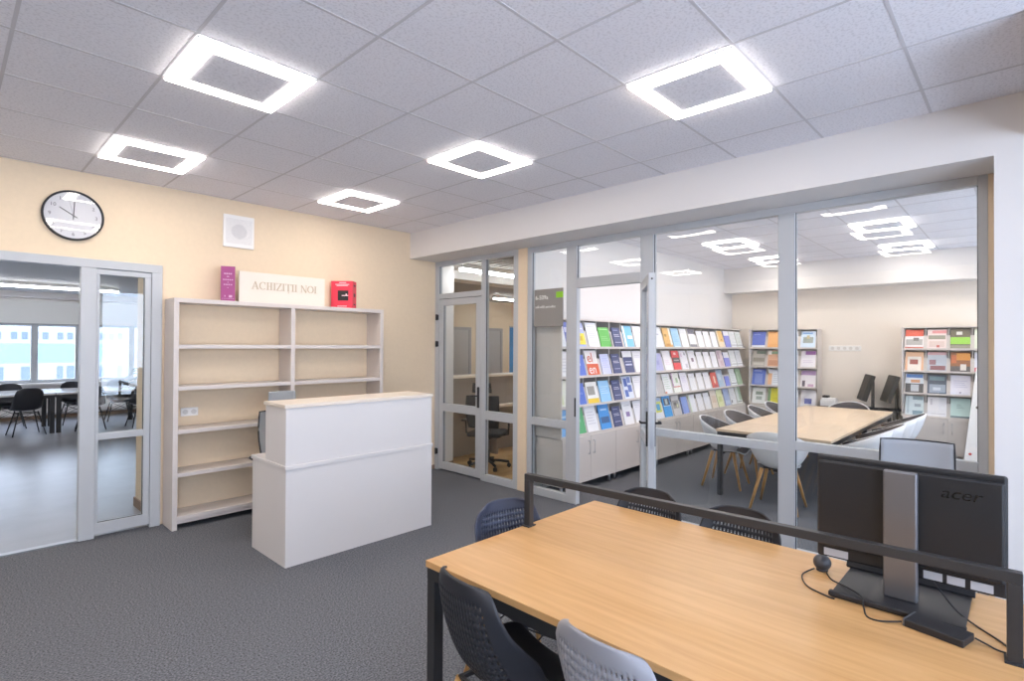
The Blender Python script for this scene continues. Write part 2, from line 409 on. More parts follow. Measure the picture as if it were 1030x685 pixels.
# ------------------------------------------------------------------ ceiling lights
def make_ring(label, x, y, group):
    t = thing('ceiling_light', label, 'ceiling light', (x, y, H), 0, group)
    o, i = 0.288, 0.203
    rim, dif = MB(), MB()
    for (a, b) in (((-o, -o), (o, -i)), ((-o, i), (o, o)), ((-o, -i), (-i, i)), ((i, -i), (o, i))):
        dif.box((a[0], a[1], -0.022), (b[0], b[1], -0.006))
    for (a, b) in (((-o - 0.006, -o - 0.006), (o + 0.006, -o)), ((-o - 0.006, o), (o + 0.006, o + 0.006)), ((-o - 0.006, -o), (-o, o)), ((o, -o), (o + 0.006, o))):
        rim.box((a[0], a[1], -0.0145), (b[0], b[1], -0.005))
    dif.build('diffuser', M_LAMP, t); rim.build('rim', M_LAMPRIM, t)
    MB().box((-i, -i, -0.018), (i, i, -0.005)).build('centre_panel', M_TILE, t)
    return t
room_lights = {
    (0, 0): 'largest square frame light, upper left of the picture, before the wall clock',
    (0, 3): 'square frame light on the ceiling nearest the wall clock',
    (3, 0): 'square frame light in the middle of the ceiling, above the white counter front',
    (3, 3): 'square frame light on the ceiling nearest the shelf with the red book',
    (3, -3): 'square frame light on the ceiling nearest the white column, above the black monitor',
    (0, -3): 'square frame light on the ceiling straight above the viewpoint, out of view',
    (-3, 0): 'square frame light on the ceiling further left, out of view, middle row',
    (-3, 3): 'square frame light on the ceiling further left, out of view, by the beige wall',
    (-3, -3): 'square frame light on the ceiling further left, out of view, by the windows'}  # the leftmost lamps are unseen, added for their light
ring = None
for (i, j), lab in room_lights.items():
    x, y = GX + 0.6 * i + 0.3, GY + 0.6 * j + 0.3
    if ring is None: ring = make_ring(lab, x, y, 'square frame lights of the library room')
    else: dup(ring, (x, y, H), 0, lab)
for i, dx in enumerate(('next to the glass partition', 'second from the glass partition', 'nearest the far wall beam')):
    for j, dy in ((-1, 'added row out of view'), (0, 'middle row'), (1, 'rack row')):  # the first row is unseen, added to brighten the periodicals room
        o = dup(ring, (RX + 0.3 + 1.8 * i, RY + 0.3 + 1.8 * j, H), 0, 'square frame light behind the glass, %s, %s' % (dy, dx))
        o['group'] = 'square frame lights of the periodicals room'
def strip(x0, x1, y, z, label):
    t = thing('strip_light', label, 'ceiling light', ((x0 + x1) / 2, y, z))
    L = (x1 - x0) / 2
    MB().box((-L, -0.05, 0.004), (L, 0.05, 0.06), bev=0.004).build('housing', M_LAMPRIM, t)
    MB().box((-L + 0.01, -0.045, -0.03), (L - 0.01, 0.045, 0.004)).build('diffuser', M_STRIP, t)
strip(-3.0, 2.42, 13.0, 2.7085, 'long strip light under the slatted hall ceiling in front of the windows')
strip(-3.0, 3.2, 7.8, 2.7085, 'long strip light in the hall close to the beige wall, above the doorway')  # unseen strip, added to brighten the hall
strip(4.90, 9.5, 5.62, 2.74, 'long strip light over the small office behind the closed glass door')
strip(8.5, 10.6, 8.6, 2.74, 'short strip light at the back of the small office, past the beam')

# ------------------------------------------------------------------ wall clock, speaker, outlet
ck = thing('wall_clock', 'round white wall clock with thin black rim above the glass doorway', 'clock', (0.766, YA, 2.762))
r = 0.203
fc = MB(); fc.cyl((0, -0.006, 0), (0, -0.016, 0), r - 0.004, n=64); fc.build('dial', mat('dial_white', 'D6D6DA', 0.5), ck)
rm = MB()
n = 72
rings = []
for k in range(n):
    a = 2 * math.pi * k / n
    rings.append([rm.bm.verts.new((math.cos(a) * q, yy, math.sin(a) * q)) for q, yy in ((r + 0.006, 0), (r + 0.006, -0.032), (r, -0.038), (r - 0.009, -0.034), (r - 0.009, -0.014), (r - 0.009, 0))])
for k in range(n):
    for q in range(6):
        fa = rm.bm.faces.new((rings[k][q], rings[(k + 1) % n][q], rings[(k + 1) % n][(q + 1) % 6], rings[k][(q + 1) % 6])); fa.smooth = True
rm.build('rim', M_BLACKP, ck)
gl = MB(); gl.cyl((0, -0.028, 0), (0, -0.030, 0), r - 0.008, n=64); gl.build('glass_cover', glass('clock_glass', 'FFFFFF', 0.025), ck)
dg = mat('clock_numeral', '6E6E74', 0.6)
for k in range(1, 13):
    a = R(90 - 30 * k)
    text('numeral', str(k), 0.042, dg, ck, Matrix.Translation((math.cos(a) * 0.155, -0.0168, math.sin(a) * 0.155 - 0.015)) @ FACE_NY, align='CENTER', extrude=0.0006)
def hand(name, ang, L, w, yy, m, back=0.03):
    M = Matrix.Rotation(R(ang), 4, 'Y')
    MB().box((-w, yy - 0.0012, -back), (w, yy, L), M=M).build(name, m, ck)
hand('hour_hand', -58, 0.11, 0.0032, -0.019, M_BLACKP, 0.03)
hand('minute_hand', 3, 0.125, 0.0030, -0.021, M_BLACKP, 0.035)
hand('second_hand', -14, 0.13, 0.0007, -0.023, M_SILVER, 0.02)

sp = thing('wall_speaker', 'square white wall speaker with round grille above the shelf', 'speaker', (2.094, YA, 2.832))
MB().box((-0.15, -0.02, -0.165), (0.15, 0, 0.165), bev=0.006).build('housing', M_WHITEP, sp)
g = MB()
dots = mat('grille_dot', 'A7A4A8', 0.6)
n = 15
for a in range(-n, n + 1):
    for b in range(-n, n + 1):
        x, z = a * 0.0082, b * 0.0082
        if abs(x) < 0.125 and abs(z) < 0.135:
            rr = 0.0026 if x * x + z * z < 0.075 ** 2 else 0.0016
            g.quad(((x - rr, -0.0206, z - rr), (x + rr, -0.0206, z - rr), (x + rr, -0.0206, z + rr), (x - rr, -0.0206, z + rr)))
g.build('grille', dots, sp)
so = thing('wall_socket', 'white double wall socket behind the empty shelf', 'socket', (1.66, YA, 1.03))
MB().box((-0.075, -0.012, -0.04), (0.075, 0, 0.04), bev=0.004).build('cover_plate', M_WHITEP, so)
for s in (-1, 1):
    MB().cyl((s * 0.036, -0.0125, 0), (s * 0.036, -0.0135, 0), 0.024, n=20).build('outlet', mat('socket_well', 'D9D6D2', 0.5), so)
so = thing('socket_strip', 'white row of wall sockets on the far wall of the periodicals room', 'socket', (10.6, 2.23, 1.665))
MB().box((-0.014, -0.24, -0.045), (0, 0.24, 0.045), bev=0.004).build('cover_plate', M_WHITEP, so)
for k in range(5):
    yy = -0.18 + 0.09 * k
    MB().cyl((-0.0145, yy, 0), (-0.0155, yy, 0), 0.028, n=16).build('outlet', MATS['socket_well'], so)

# ------------------------------------------------------------------ open shelf and what stands on it
SX0, SX1, SY = 1.445, 3.635, YA - 0.3
sh = thing('bookshelf', 'wide empty cream bookshelf with two bays against the beige wall', 'bookshelf', (SX0, SY, 0))
W = SX1 - SX0
MB().box((0, 0, 0), (0.042, 0.295, 2.06), bev=0.002).build('side_panel', M_SHELF, sh)
MB().box((W - 0.042, 0, 0), (W, 0.295, 2.06), bev=0.002).build('side_panel', M_SHELF, sh)
MB().box((W / 2 - 0.021, 0, 0.11), (W / 2 + 0.021, 0.295, 2.06), bev=0.002).build('divider', M_SHELF, sh)
MB().box((0, -0.003, 2.06), (W, 0.295, 2.10), bev=0.002).build('top_board', M_SHELF, sh)
for z in (0.085, 0.475, 0.865, 1.26, 1.64):
    for a, b in ((0.042, W / 2 - 0.021), (W / 2 + 0.021, W - 0.042)):
        MB().box((a, 0.002, z), (b, 0.29, z + 0.037), bev=0.002).build('shelf', M_SHELF, sh)
MB().box((0.042, 0.02, 0.05), (W - 0.042, 0.04, 0.085)).build('toe_rail', M_SHELF, sh)
TOP = 2.10
M_PURPLE = mat('purple_cover', '9C3F7C', 0.5)
bk = thing('book', 'tall purple hardback with pale lettering standing on the shelf top', 'book', (1.932, 5.66, TOP), R(-18))
MB().box((-0.062, 0, 0), (0.062, 0.13, 0.345), bev=0.002).build('cover', M_PURPLE, bk)
tm = mat('pale_lilac_print', 'D8AFCB', 0.6)
for z, w_, h_ in ((0.272, 0.036, 0.012), (0.244, 0.014, 0.008), (0.213, 0.046, 0.010), (0.188, 0.006, 0.008), (0.165, 0.040, 0.011), (0.135, 0.008, 0.006), (0.028, 0.055, 0.003)):
    pr = MB()
    nn = max(1, int(w_ / 0.009))
    for q in range(nn):
        x = -w_ + (2 * w_) * (q + 0.1) / nn
        pr.box((x, -0.0012, z - h_ / 2), (x + 2 * w_ / nn * 0.72, -0.0002, z + h_ / 2))
    pr.build('printed_line', tm, bk)
pr = MB()
pr.box((0.008, -0.0012, 0.04), (0.036, -0.0002, 0.062))
MB().box((-0.03, -0.0012, 0.045), (-0.022, -0.0002, 0.06)).build('volume_number', tm, bk)
pr.build('publisher_print', tm, bk)

sg = thing('sign_board', 'white board reading ACHIZIȚII NOI standing on the shelf top', 'sign', (2.50, 5.69, TOP))
MB().box((-0.455, 0, 0), (0.455, 0.012, 0.315), bev=0.002).build('board', mat('gloss_white_board', 'EBE2D6', 0.08), sg)
def serif_text(s, h, x0, z0, y):
    mb = MB(); x = x0; t, th, sf = h * 0.15, h * 0.05, h * 0.10
    def bar(ax, az, bx, bz, w_):
        d = Vector((bx - ax, 0, bz - az)); L = d.length; ang = math.atan2(bz - az, bx - ax)
        mb.box((0, y - 0.002, -w_ / 2), (L, y, w_ / 2), M=Matrix.Translation((ax, 0, az)) @ Matrix.Rotation(-ang, 4, 'Y'))
    def stem(cx, foot=True):
        bar(cx, z0, cx, z0 + h, t)
        for zz in (z0 + th / 2, z0 + h - th / 2): bar(cx - t / 2 - sf, zz, cx + t / 2 + sf, zz, th)
    def arc(cx, cz, rx, rz, a0, a1, w0, w1):
        n = 22
        for k in range(n):
            a, b = R(a0 + (a1 - a0) * k / n), R(a0 + (a1 - a0) * (k + 1) / n)
            wd = w0 + (w1 - w0) * abs(math.cos((a + b) / 2))
            bar(cx + rx * math.cos(a), cz + rz * math.sin(a), cx + rx * math.cos(b) , cz + rz * math.sin(b), wd)
    for ch in s:
        if ch == ' ': x += h * 0.45; continue
        if ch in 'I':
            stem(x + sf + t / 2); x += t + 2 * sf + h * 0.08
        elif ch == 'A':
            wd = h * 0.95
            bar(x + wd * 0.13, z0, x + wd / 2, z0 + h, th * 1.2); bar(x + wd / 2, z0 + h, x + wd * 0.85, z0, t); bar(x + wd * 0.24, z0 + h * 0.34, x + wd * 0.74, z0 + h * 0.34, th)
            bar(x, z0 + th / 2, x + wd * 0.3, z0 + th / 2, th); bar(x + wd * 0.66, z0 + th / 2, x + wd, z0 + th / 2, th); x += wd + h * 0.06
        elif ch == 'C':
            arc(x + h * 0.46, z0 + h / 2, h * 0.40, h * 0.47, 48, 312, th, t); bar(x + h * 0.76, z0 + h * 0.66, x + h * 0.76, z0 + h * 0.98, th); x += h * 0.92
        elif ch == 'O':
            arc(x + h * 0.46, z0 + h / 2, h * 0.40, h * 0.47, 0, 360, th, t); x += h * 1.0
        elif ch == 'H':
            stem(x + sf + t / 2); stem(x + h * 0.82 - sf - t / 2); bar(x + sf + t, z0 + h / 2, x + h * 0.82 - sf - t, z0 + h / 2, th); x += h * 0.90
        elif ch == 'Z':
            wd = h * 0.72
            bar(x, z0 + h - th / 2, x + wd, z0 + h - th / 2, th); bar(x, z0 + th / 2, x + wd, z0 + th / 2, th); bar(x + t * 0.4, z0, x + wd - t * 0.4, z0 + h, t)
            bar(x + th / 2, z0 + h * 0.8, x + th / 2, z0 + h, th); bar(x + wd - th / 2, z0, x + wd - th / 2, z0 + h * 0.22, th); x += wd + h * 0.08
        elif ch == 'T':                            # T with a comma below
            wd = h * 0.8; cx = x + wd / 2
            bar(cx, z0, cx, z0 + h, t); bar(cx - t / 2 - sf, z0 + th / 2, cx + t / 2 + sf, z0 + th / 2, th); bar(x, z0 + h - th / 2, x + wd, z0 + h - th / 2, th)
            bar(x + th / 2, z0 + h * 0.78, x + th / 2, z0 + h, th); bar(x + wd - th / 2, z0 + h * 0.78, x + wd - th / 2, z0 + h, th)
            bar(cx, z0 - h * 0.30, cx + h * 0.06, z0 - h * 0.10, th * 1.4); x += wd + h * 0.06
        elif ch == 'N':
            wd = h * 0.88
            bar(x + sf, z0, x + sf, z0 + h, th * 1.2); bar(x, z0 + th / 2, x + 2 * sf, z0 + th / 2, th); bar(x + sf * 0.2, z0 + h - th / 2, x + 2 * sf, z0 + h - th / 2, th)
            bar(x + sf, z0 + h, x + wd - sf, z0, t); bar(x + wd - sf, z0, x + wd - sf, z0 + h, th * 1.2); bar(x + wd - 2 * sf, z0 + h - th / 2, x + wd, z0 + h - th / 2, th); x += wd + h * 0.08
    return mb, x
_, xe = serif_text('ACHIZITII NOI', 0.1, 0, 0, 0); 
hh = 0.1 * 0.70 / xe
mb, xn = serif_text('ACHIZITII', hh, -0.335, 0.145, -0.0002)
mb.build('lettering', mat('beige_lettering', 'C2B096', 0.5), sg)
mb, _ = serif_text('NOI', hh, xn + hh * 0.45, 0.145, -0.0002)
mb.build('lettering', MATS['beige_lettering'], sg)

rb = thing('book', 'thick red boxed book with a black square standing on the shelf top', 'book', (3.17, 5.70, TOP), R(-48))
M_REDC = mat('red_cover', 'E03A52', 0.45)
MB().box((-0.125, 0, 0), (0.125, 0.14, 0.315), bev=0.003).build('cover', M_REDC, rb)
MB().box((-0.045, -0.0012, 0.09), (0.075, -0.0002, 0.205)).build('cover_picture', mat('black_print', '1E1A1C', 0.5), rb)
for z, a, b in ((0.295, -0.03, 0.05), (0.275, -0.075, 0.085), (0.262, -0.06, 0.07), (0.025, -0.05, 0.06)):
    MB().box((a, -0.0012, z - 0.004), (b, -0.0002, z + 0.004)).build('printed_line', mat('pink_white_print', 'F7D5DA', 0.5), rb)
MB().box((0.0, -0.0018, 0.142), (0.075, -0.0012, 0.152)).box((0.045, -0.0018, 0.1515), (0.06, -0.0012, 0.168)).build('white_emblem', MATS['pink_white_print'], rb)
for z0, z1 in ((0.255, 0.275), (0.135, 0.175), (0.04, 0.055)):
    MB().box((0.1252, 0.04, z0), (0.1262, 0.10, z1)).build('spine_print', mat('dark_red_print', '571A26', 0.5), rb)
MB().box((-0.1, 0.142, 0.02), (0.1, 0.1425, 0.3)).build('pages', M_WHITEP, rb)

# ------------------------------------------------------------------ reception counter
ct = thing('reception_counter', 'white reception counter with raised top in front of the empty shelf', 'counter', (1.80, 4.04, 0))
W = 1.38
MB().box((0, 0, 0), (W, 0.02, 0.735), bev=0.001).build('front_panel', M_COUNTER, ct)
MB().box((0, 0.02, 0), (0.02, 0.63, 0.735), bev=0.001).build('side_panel', M_COUNTER, ct)
MB().box((W - 0.02, 0.02, 0), (W, 0.63, 0.735), bev=0.001).build('side_panel', M_COUNTER, ct)
MB().box((-0.008, -0.008, 0.735), (W + 0.008, 0.645, 0.765), bev=0.002).build('desk_top', M_COUNTER, ct)
up = MB().box((0, 0.006, 0.765), (W, 0.026, 1.20), bev=0.001).box((0, 0.026, 0.765), (0.02, 0.375, 1.20), bev=0.001).box((W - 0.02, 0.026, 0.765), (W, 0.375, 1.20), bev=0.001).box((0.02, 0.35, 0.765), (W - 0.02, 0.37, 1.20))
up.build('raised_panel', M_COUNTER, ct)
MB().box((-0.012, -0.004, 1.20), (W + 0.012, 0.39, 1.228), bev=0.002).build('counter_top', mat('cream_top', 'E4D8CA', 0.4), ct)

# ------------------------------------------------------------------ office chairs
def office_chair(label, loc, rz, m_mesh, headrest, arms, group=None, top=1.05, hw=0.225, rim=0.011):
    t = thing('office_chair', label, 'office chair', loc, rz, group)          # faces local +y
    for k in range(5):
        a = R(90 + 72 * k)
        c, s = math.cos(a), math.sin(a)
        b = MB().tube([(0, 0, 0.10), (c * 0.16, s * 0.16, 0.095), (c * 0.30, s * 0.30, 0.075)], 0.018)
        br = b.build('base_arm', M_BLACKP, t)
        MB().cyl((c * 0.30 - s * 0.02, s * 0.30 + c * 0.02, 0.028), (c * 0.30 + s * 0.02, s * 0.30 - c * 0.02, 0.028), 0.028).cyl((c * 0.3, s * 0.3, 0.03), (c * 0.3, s * 0.3, 0.075), 0.008).build('caster', M_BLACKP, br)
    MB().cyl((0, 0, 0.08), (0, 0, 0.42), 0.024).cyl((0, 0, 0.08), (0, 0, 0.24), 0.034).build('gas_column', M_BLACKP, t)
    MB().box((-0.10, -0.14, 0.41), (0.10, 0.10, 0.44), bev=0.008).build('tilt_mechanism', M_BLACKP, t)
    MB().box((-0.24, -0.22, 0.44), (0.24, 0.25, 0.505), bev=0.03).build('seat', mat('black_cloth', '2A2B2F', 0.9) , t)
    z0, z1 = 0.58, top
    def back(u, v, off=0.0):
        x = (u * 2 - 1) * hw * (0.86 + 0.14 * math.sin(v * math.pi * 0.6 + 0.3))
        y = -0.25 - 0.05 * v + 0.05 * (u * 2 - 1) ** 2 - 0.03 * math.sin(v * math.pi)
        return (x, y + off, z0 + (z1 - z0) * v)
    solid(MB().surf(back, 14, 16).build('mesh_back', m_mesh, t), 0.006)
    pts = [back(0, v / 10) for v in range(11)] + [back(u / 10, 1) for u in range(1, 11)] + [back(1, 1 - v / 10) for v in range(1, 11)] + [back(1 - u / 10, 0) for u in range(1, 11)]
    MB().tube(pts, rim).build('back_frame', M_BLACKP, t)
    MB().tube([(0, -0.10, 0.425), (0, -0.26, 0.44), (0, -0.32, 0.56), (0, -0.335, 0.75), (0, -0.33, min(top - 0.08, 0.92))], 0.02).build('back_spine', M_BLACKP, t)
    if headrest:
        MB().tube([(0, -0.32, top - 0.1), (0, -0.335, top + 0.06), (0, -0.32, top + 0.13)], 0.013).build('headrest_stem', M_BLACKP, t)
        def hr(u, v): return ((u * 2 - 1) * (0.135 - 0.012 * v), -0.305 + 0.03 * (u * 2 - 1) ** 2 - 0.01 * v, top + 0.05 + 0.13 * v)
        solid(MB().surf(hr, 10, 8).build('headrest', m_mesh, t), 0.014)
    if arms:
        for s in (-1, 1):
            MB().tube([(s * 0.2, -0.02, 0.45), (s * 0.30, -0.02, 0.47), (s * 0.31, -0.02, 0.64)], 0.014).box((s * 0.31 - 0.035, -0.14, 0.64), (s * 0.31 + 0.035, 0.12, 0.668), bev=0.01).build('armrest', M_BLACKP, t)
    return t
M_MESHB = mat('black_mesh_cloth', '303136', 0.8)
def see_through(name, hexc, mixf):
    m = bpy.data.materials.new(name); m.use_nodes = True
    n, l = m.node_tree.nodes, m.node_tree.links
    b = n['Principled BSDF']; b.inputs['Base Color'].default_value = col(hexc); b.inputs['Roughness'].default_value = 0.7
    t = n.new('ShaderNodeBsdfTransparent'); mx = n.new('ShaderNodeMixShader'); mx.inputs[0].default_value = mixf
    l.new(t.outputs[0], mx.inputs[1]); l.new(b.outputs[0], mx.inputs[2]); l.new(mx.outputs[0], n['Material Output'].inputs[0])
    return m
office_chair('grey mesh office chair with headrest behind the white reception counter', (2.27, 4.95, 0), R(176), M_MESHG, True, True, top=1.05, rim=0.007)
office_chair('grey mesh office chair with thin dark outline behind the black monitor', (3.86, 0.44, 0), R(100), see_through('pale_mesh_cloth', 'A9ABB0', 0.85), False, False, top=1.115, hw=0.185, rim=0.005)
office_chair('black mesh office chair behind the closed glass office door', (5.22, 5.40, 0), R(-60), M_MESHB, True, True, top=1.0)

# ------------------------------------------------------------------ perforated shell chairs
PROF = [(-0.265, 0.865), (-0.254, 0.765), (-0.232, 0.655), (-0.195, 0.55), (-0.145, 0.475), (-0.06, 0.447), (0.06, 0.447), (0.15, 0.452), (0.205, 0.440), (0.225, 0.415)]
def prof(v):
    s = v * (len(PROF) - 1); i = min(int(s), len(PROF) - 2); f = s - i
    p = [Vector(PROF[max(0, min(len(PROF) - 1, k))]) for k in (i - 1, i, i + 1, i + 2)]
    return 0.5 * ((2 * p[1]) + (p[2] - p[0]) * f + (2 * p[0] - 5 * p[1] + 4 * p[2] - p[3]) * f * f + (3 * p[1] - p[0] - 3 * p[2] + p[3]) * f ** 3)
def hwid(v):
    pts = [(0, 0.135), (0.02, 0.158), (0.05, 0.176), (0.10, 0.193), (0.25, 0.215), (0.42, 0.225), (0.6, 0.228), (0.8, 0.222), (0.93, 0.20), (1, 0.165)]
    for (a, b), (c, d_) in zip(pts, pts[1:]):
        if v <= c: return b + (d_ - b) * (v - a) / (c - a)
    return pts[-1][1]
def shell(u, v):
    q = u * 2 - 1
    p = prof(v); back = max(0.0, 1 - v / 0.45); seat = 1 - back
    mid = math.exp(-((v - 0.40) / 0.20) ** 2)
    x = q * hwid(v)
    y = p.x + 0.036 * q * q * back + 0.125 * q ** 4 * mid + 0.02 * q ** 4 * back
    z = p.y + 0.03 * q * q * seat + 0.035 * q ** 4 * mid - 0.025 * abs(q) ** 4 * max(0, 1 - v / 0.15)
    return (x, y, z)
def make_shell_chair(label, m_shell, loc, rz, group, wooden=True, holes=True):
    t = thing('shell_chair', label, 'chair', loc, rz, group)
    NU, NV = (46, 66) if holes else (20, 30)
    def hole(i, j):
        if not holes: return False
        v, q = j / NV, abs((i + 0.5) / NU * 2 - 1)
        return 0.075 < v < 0.40 and q < 0.80 and i % 2 == 1 and j % 2 == 1
    solid(MB().surf(shell, NU, NV, hole=hole).build('shell', m_shell, t), 0.009)
    ml = M_OAK if wooden else M_BLACKM
    for sx, sy in ((-1, 1), (1, 1), (-1, -1), (1, -1)):
        if wooden:
            MB().cyl((sx * 0.235, sy * 0.215 - 0.02, 0.0), (sx * 0.135, sy * 0.125 - 0.02, 0.40), 0.012, 0.017).build('leg', ml, t)
        else:
            MB().cyl((sx * 0.235, sy * 0.215 - 0.02, 0.0), (sx * 0.135, sy * 0.125 - 0.02, 0.43), 0.010, 0.012, n=8).build('leg', ml, t)
    b = MB()
    pt = lambda sx, sy, z: (sx * (0.235 - 0.1 * z / 0.4), sy * (0.215 - 0.09 * z / 0.4) - 0.02, z)
    for sy in (-1, 1):
        b.tube([pt(-1, sy, 0.22), pt(1, sy, 0.39)], 0.004, 6).tube([pt(1, sy, 0.22), pt(-1, sy, 0.39)], 0.004, 6)
    for sx in (-1, 1):
        b.tube([pt(sx, -1, 0.22), pt(sx, 1, 0.39)], 0.004, 6).tube([pt(sx, 1, 0.22), pt(sx, -1, 0.39)], 0.004, 6)
    b.box((-0.13, -0.15, 0.395), (0.13, -0.135, 0.41)).box((-0.13, 0.105, 0.395), (0.13, 0.12, 0.41)).box((-0.14, -0.15, 0.395), (-0.125, 0.12, 0.41)).box((0.125, -0.15, 0.395), (0.14, 0.12, 0.41))
    b.build('wire_brace', M_BLACKM, t)
    if wooden and holes:
        for sx in (-1, 1):
            MB().box((sx * 0.08 - 0.02, -0.1, 0.41), (sx * 0.08 + 0.02, 0.1, 0.447)).build('seat_mount', M_BLACKM, t)
    return t
G1 = 'perforated shell chairs around the wooden desk'
sc0 = make_shell_chair('black perforated shell chair at the front edge of the wooden desk, beside the desk corner', M_CHAIRD, (1.52, 1.435, 0), R(-99), G1)
make_shell_chair('light grey perforated shell chair at the front edge of the wooden desk', M_CHAIRG, (1.53, 0.865, 0), R(-96), G1)
dup(sc0, (2.57, 1.55, 0), R(90), 'dark perforated shell chair across the wooden desk, farther from the monitor')
dup(sc0, (2.57, 1.045, 0), R(90), 'dark perforated shell chair across the wooden desk, nearer the monitor')
make_shell_chair('navy grey perforated shell chair at the desk end beside the dark bar post', M_CHAIRN, (2.01, 1.78, 0), R(166), G1)
dup(sc0, (2.63, -0.02, 0), R(0), 'black shell chair at the near head of the wooden desk by the white column')

# ------------------------------------------------------------------ wooden desk with screen bar
dk = thing('desk', 'large beech-topped desk with black steel frame and legs', 'desk', (0, 0, 0))
DX0, DX1, DY0, DY1 = 1.463, 2.735, 0.0, 1.895
MB().box((DX0, DY0, 0.722), (DX1, DY1, 0.75), bev=0.0015).build('desk_top', M_TABLE, dk)
fr = MB()
fr.box((DX0 + 0.005, DY0 + 0.01, 0.672), (DX0 + 0.055, DY1 - 0.005, 0.721)).box((DX1 - 0.055, DY0 + 0.01, 0.672), (DX1 - 0.005, DY1 - 0.005, 0.721))
fr.box((DX0 + 0.055, DY1 - 0.055, 0.672), (DX1 - 0.055, DY1 - 0.005, 0.721)).box((DX0 + 0.055, DY0 + 0.01, 0.672), (DX1 - 0.055, DY0 + 0.06, 0.721)).box((2.06, DY0 + 0.06, 0.68), (2.11, DY1 - 0.055, 0.72))
fr.build('frame', M_BLACKM, dk)
for x in (DX0 + 0.005, DX1 - 0.055):
    for y in (DY0 + 0.01, DY1 - 0.055):
        MB().box((x, y, 0), (x + 0.05, y + 0.05, 0.672), bev=0.002).build('leg', M_BLACKM, dk)
br = thing('screen_rail', 'long dark bar on two short posts across the wooden desk top', 'rail', (0, 0, 0.75))
P0, P1 = Vector((2.115, 1.875, 0)), Vector((2.215, 0.024, 0))
dv = (P1 - P0).normalized(); ang = math.atan2(dv.y, dv.x); L = (P1 - P0).length
Mr = Matrix.Translation(P0) @ Matrix.Rotation(ang, 4, 'Z')
MB().box((-0.018, -0.018, 0.238), (L + 0.018, 0.016, 0.270), bev=0.002, M=Mr).build('bar', mat('dark_bronze_steel', '302F30', 0.4), br)
for x in (0, L):
    MB().box((x - 0.018, -0.018, 0.003), (x + 0.018, 0.016, 0.238), bev=0.002, M=Mr).build('post', MATS['dark_bronze_steel'], br)
    MB().box((x - 0.024, -0.03, 0.0), (x + 0.024, 0.03, 0.006), bev=0.002, M=Mr).build('foot_plate', M_BLACKM, br)

# ------------------------------------------------------------------ all-in-one computer and small devices on the desk
mo = thing('computer_monitor', 'black all-in-one computer screen seen from behind on silver stand', 'monitor', (2.50, 0.335, 0.75))
scr = MB()
scr.box((-0.012, -0.292, 0.085), (0.018, 0.288, 0.498), bev=0.008)
scr.box((-0.030, -0.285, 0.135), (-0.010, 0.281, 0.478), bev=0.008)
scr.build('screen_casing', mat('black_casing', '1F1F22', 0.45), mo)
MB().box((0.018, -0.28, 0.12), (0.0195, 0.276, 0.485)).build('screen', mat('dark_screen', '0B0B0E', 0.12), mo)
MB().box((-0.031, -0.003, 0.14), (-0.0302, -0.001, 0.476)).build('casing_seam', mat('seam_black', '111113', 0.6), mo)
lg = text('brand_lettering', 'acer', 0.056, mat('logo_grey', '0C0C0E', 0.25), mo, Matrix.Translation((-0.0306, -0.112, 0.402)) @ FACE_NX, extrude=0.0006, shear=0.25, sx=1.15)
slb = mat('white_sticker', 'B4B4B9', 0.5)
for y, w_, lab in ((0.262, 0.085, 'sticker'), (-0.09, 0.055, 'sticker'), (-0.155, 0.05, 'sticker'), (-0.225, 0.06, 'sticker')):
    MB().box((-0.0135, y - w_ / 1.0 if y > 0 else y - w_ * 0.5, 0.093), (-0.0122, y if y > 0 else y + w_ * 0.5, 0.122)).build(lab, slb, mo)
pl = MB()
pl.box((-0.075, -0.052, 0.012), (-0.045, 0.052, 0.480), bev=0.006)
pl.box((-0.047, -0.045, 0.22), (-0.028, 0.045, 0.40))
pl.build('stand_pillar', M_SILVER, mo)
bs = MB()
bs.box((-0.19, -0.19, 0.0), (0.165, 0.20, 0.012), bev=0.003)
bs.box((-0.195, -0.195, 0.004), (-0.17, 0.205, 0.022), bev=0.004)
bs.box((0.0, -0.20, 0.0), (0.035, 0.215, 0.012), bev=0.003, M=Matrix.Translation((0.145, 0, 0.008)) @ Matrix.Rotation(R(-52), 4, 'Y'))
bs.build('stand_base', M_BLACKP, mo)
dr = thing('hub_box', 'flat black box with cables in front of the monitor base', 'device', (2.262, 0.21, 0.75), R(-14))
MB().box((-0.045, -0.082, 0), (0.045, 0.082, 0.024), bev=0.003).build('casing', M_BLACKP, dr)
MB().box((-0.046, 0.078, 0.001), (0.046, 0.0835, 0.025), bev=0.001).build('end_plate', mat('grey_edge', '707276', 0.4, metal=0.6), dr)
wc = thing('round_gadget', 'small round black gadget with grey band on the desk, beside the monitor base', 'device', (2.555, 0.62, 0.75))
MB().sphere((0, 0, 0.034), 0.034, sc=(1, 1, 0.95)).cyl((0, 0, 0), (0, 0, 0.008), 0.022).build('body', mat('dark_grey_shell', '3D3F45', 0.4), wc)
def cable(label, pts, r=0.0028):
    def cr(p0, p1, p2, p3, f): return 0.5 * ((2 * p1) + (p2 - p0) * f + (2 * p0 - 5 * p1 + 4 * p2 - p3) * f * f + (3 * p1 - p0 - 3 * p2 + p3) * f ** 3)
    P = [Vector(p) for p in pts]; out = []
    for i in range(len(P) - 1):
        a, b, c, e = P[max(i - 1, 0)], P[i], P[i + 1], P[min(i + 2, len(P) - 1)]
        out += [cr(a, b, c, e, k / 8) for k in range(8)]
    out.append(P[-1])
    tag(MB().tube(out, r, 6).build('cable', M_BLACKP), label, 'cable')
z = 0.7535
cable('thin black cable looping from the round gadget to the flat black box', [(2.535, 0.645, 0.757), (2.44, 0.665, z), (2.34, 0.62, z), (2.295, 0.54, z), (2.29, 0.515, z)])
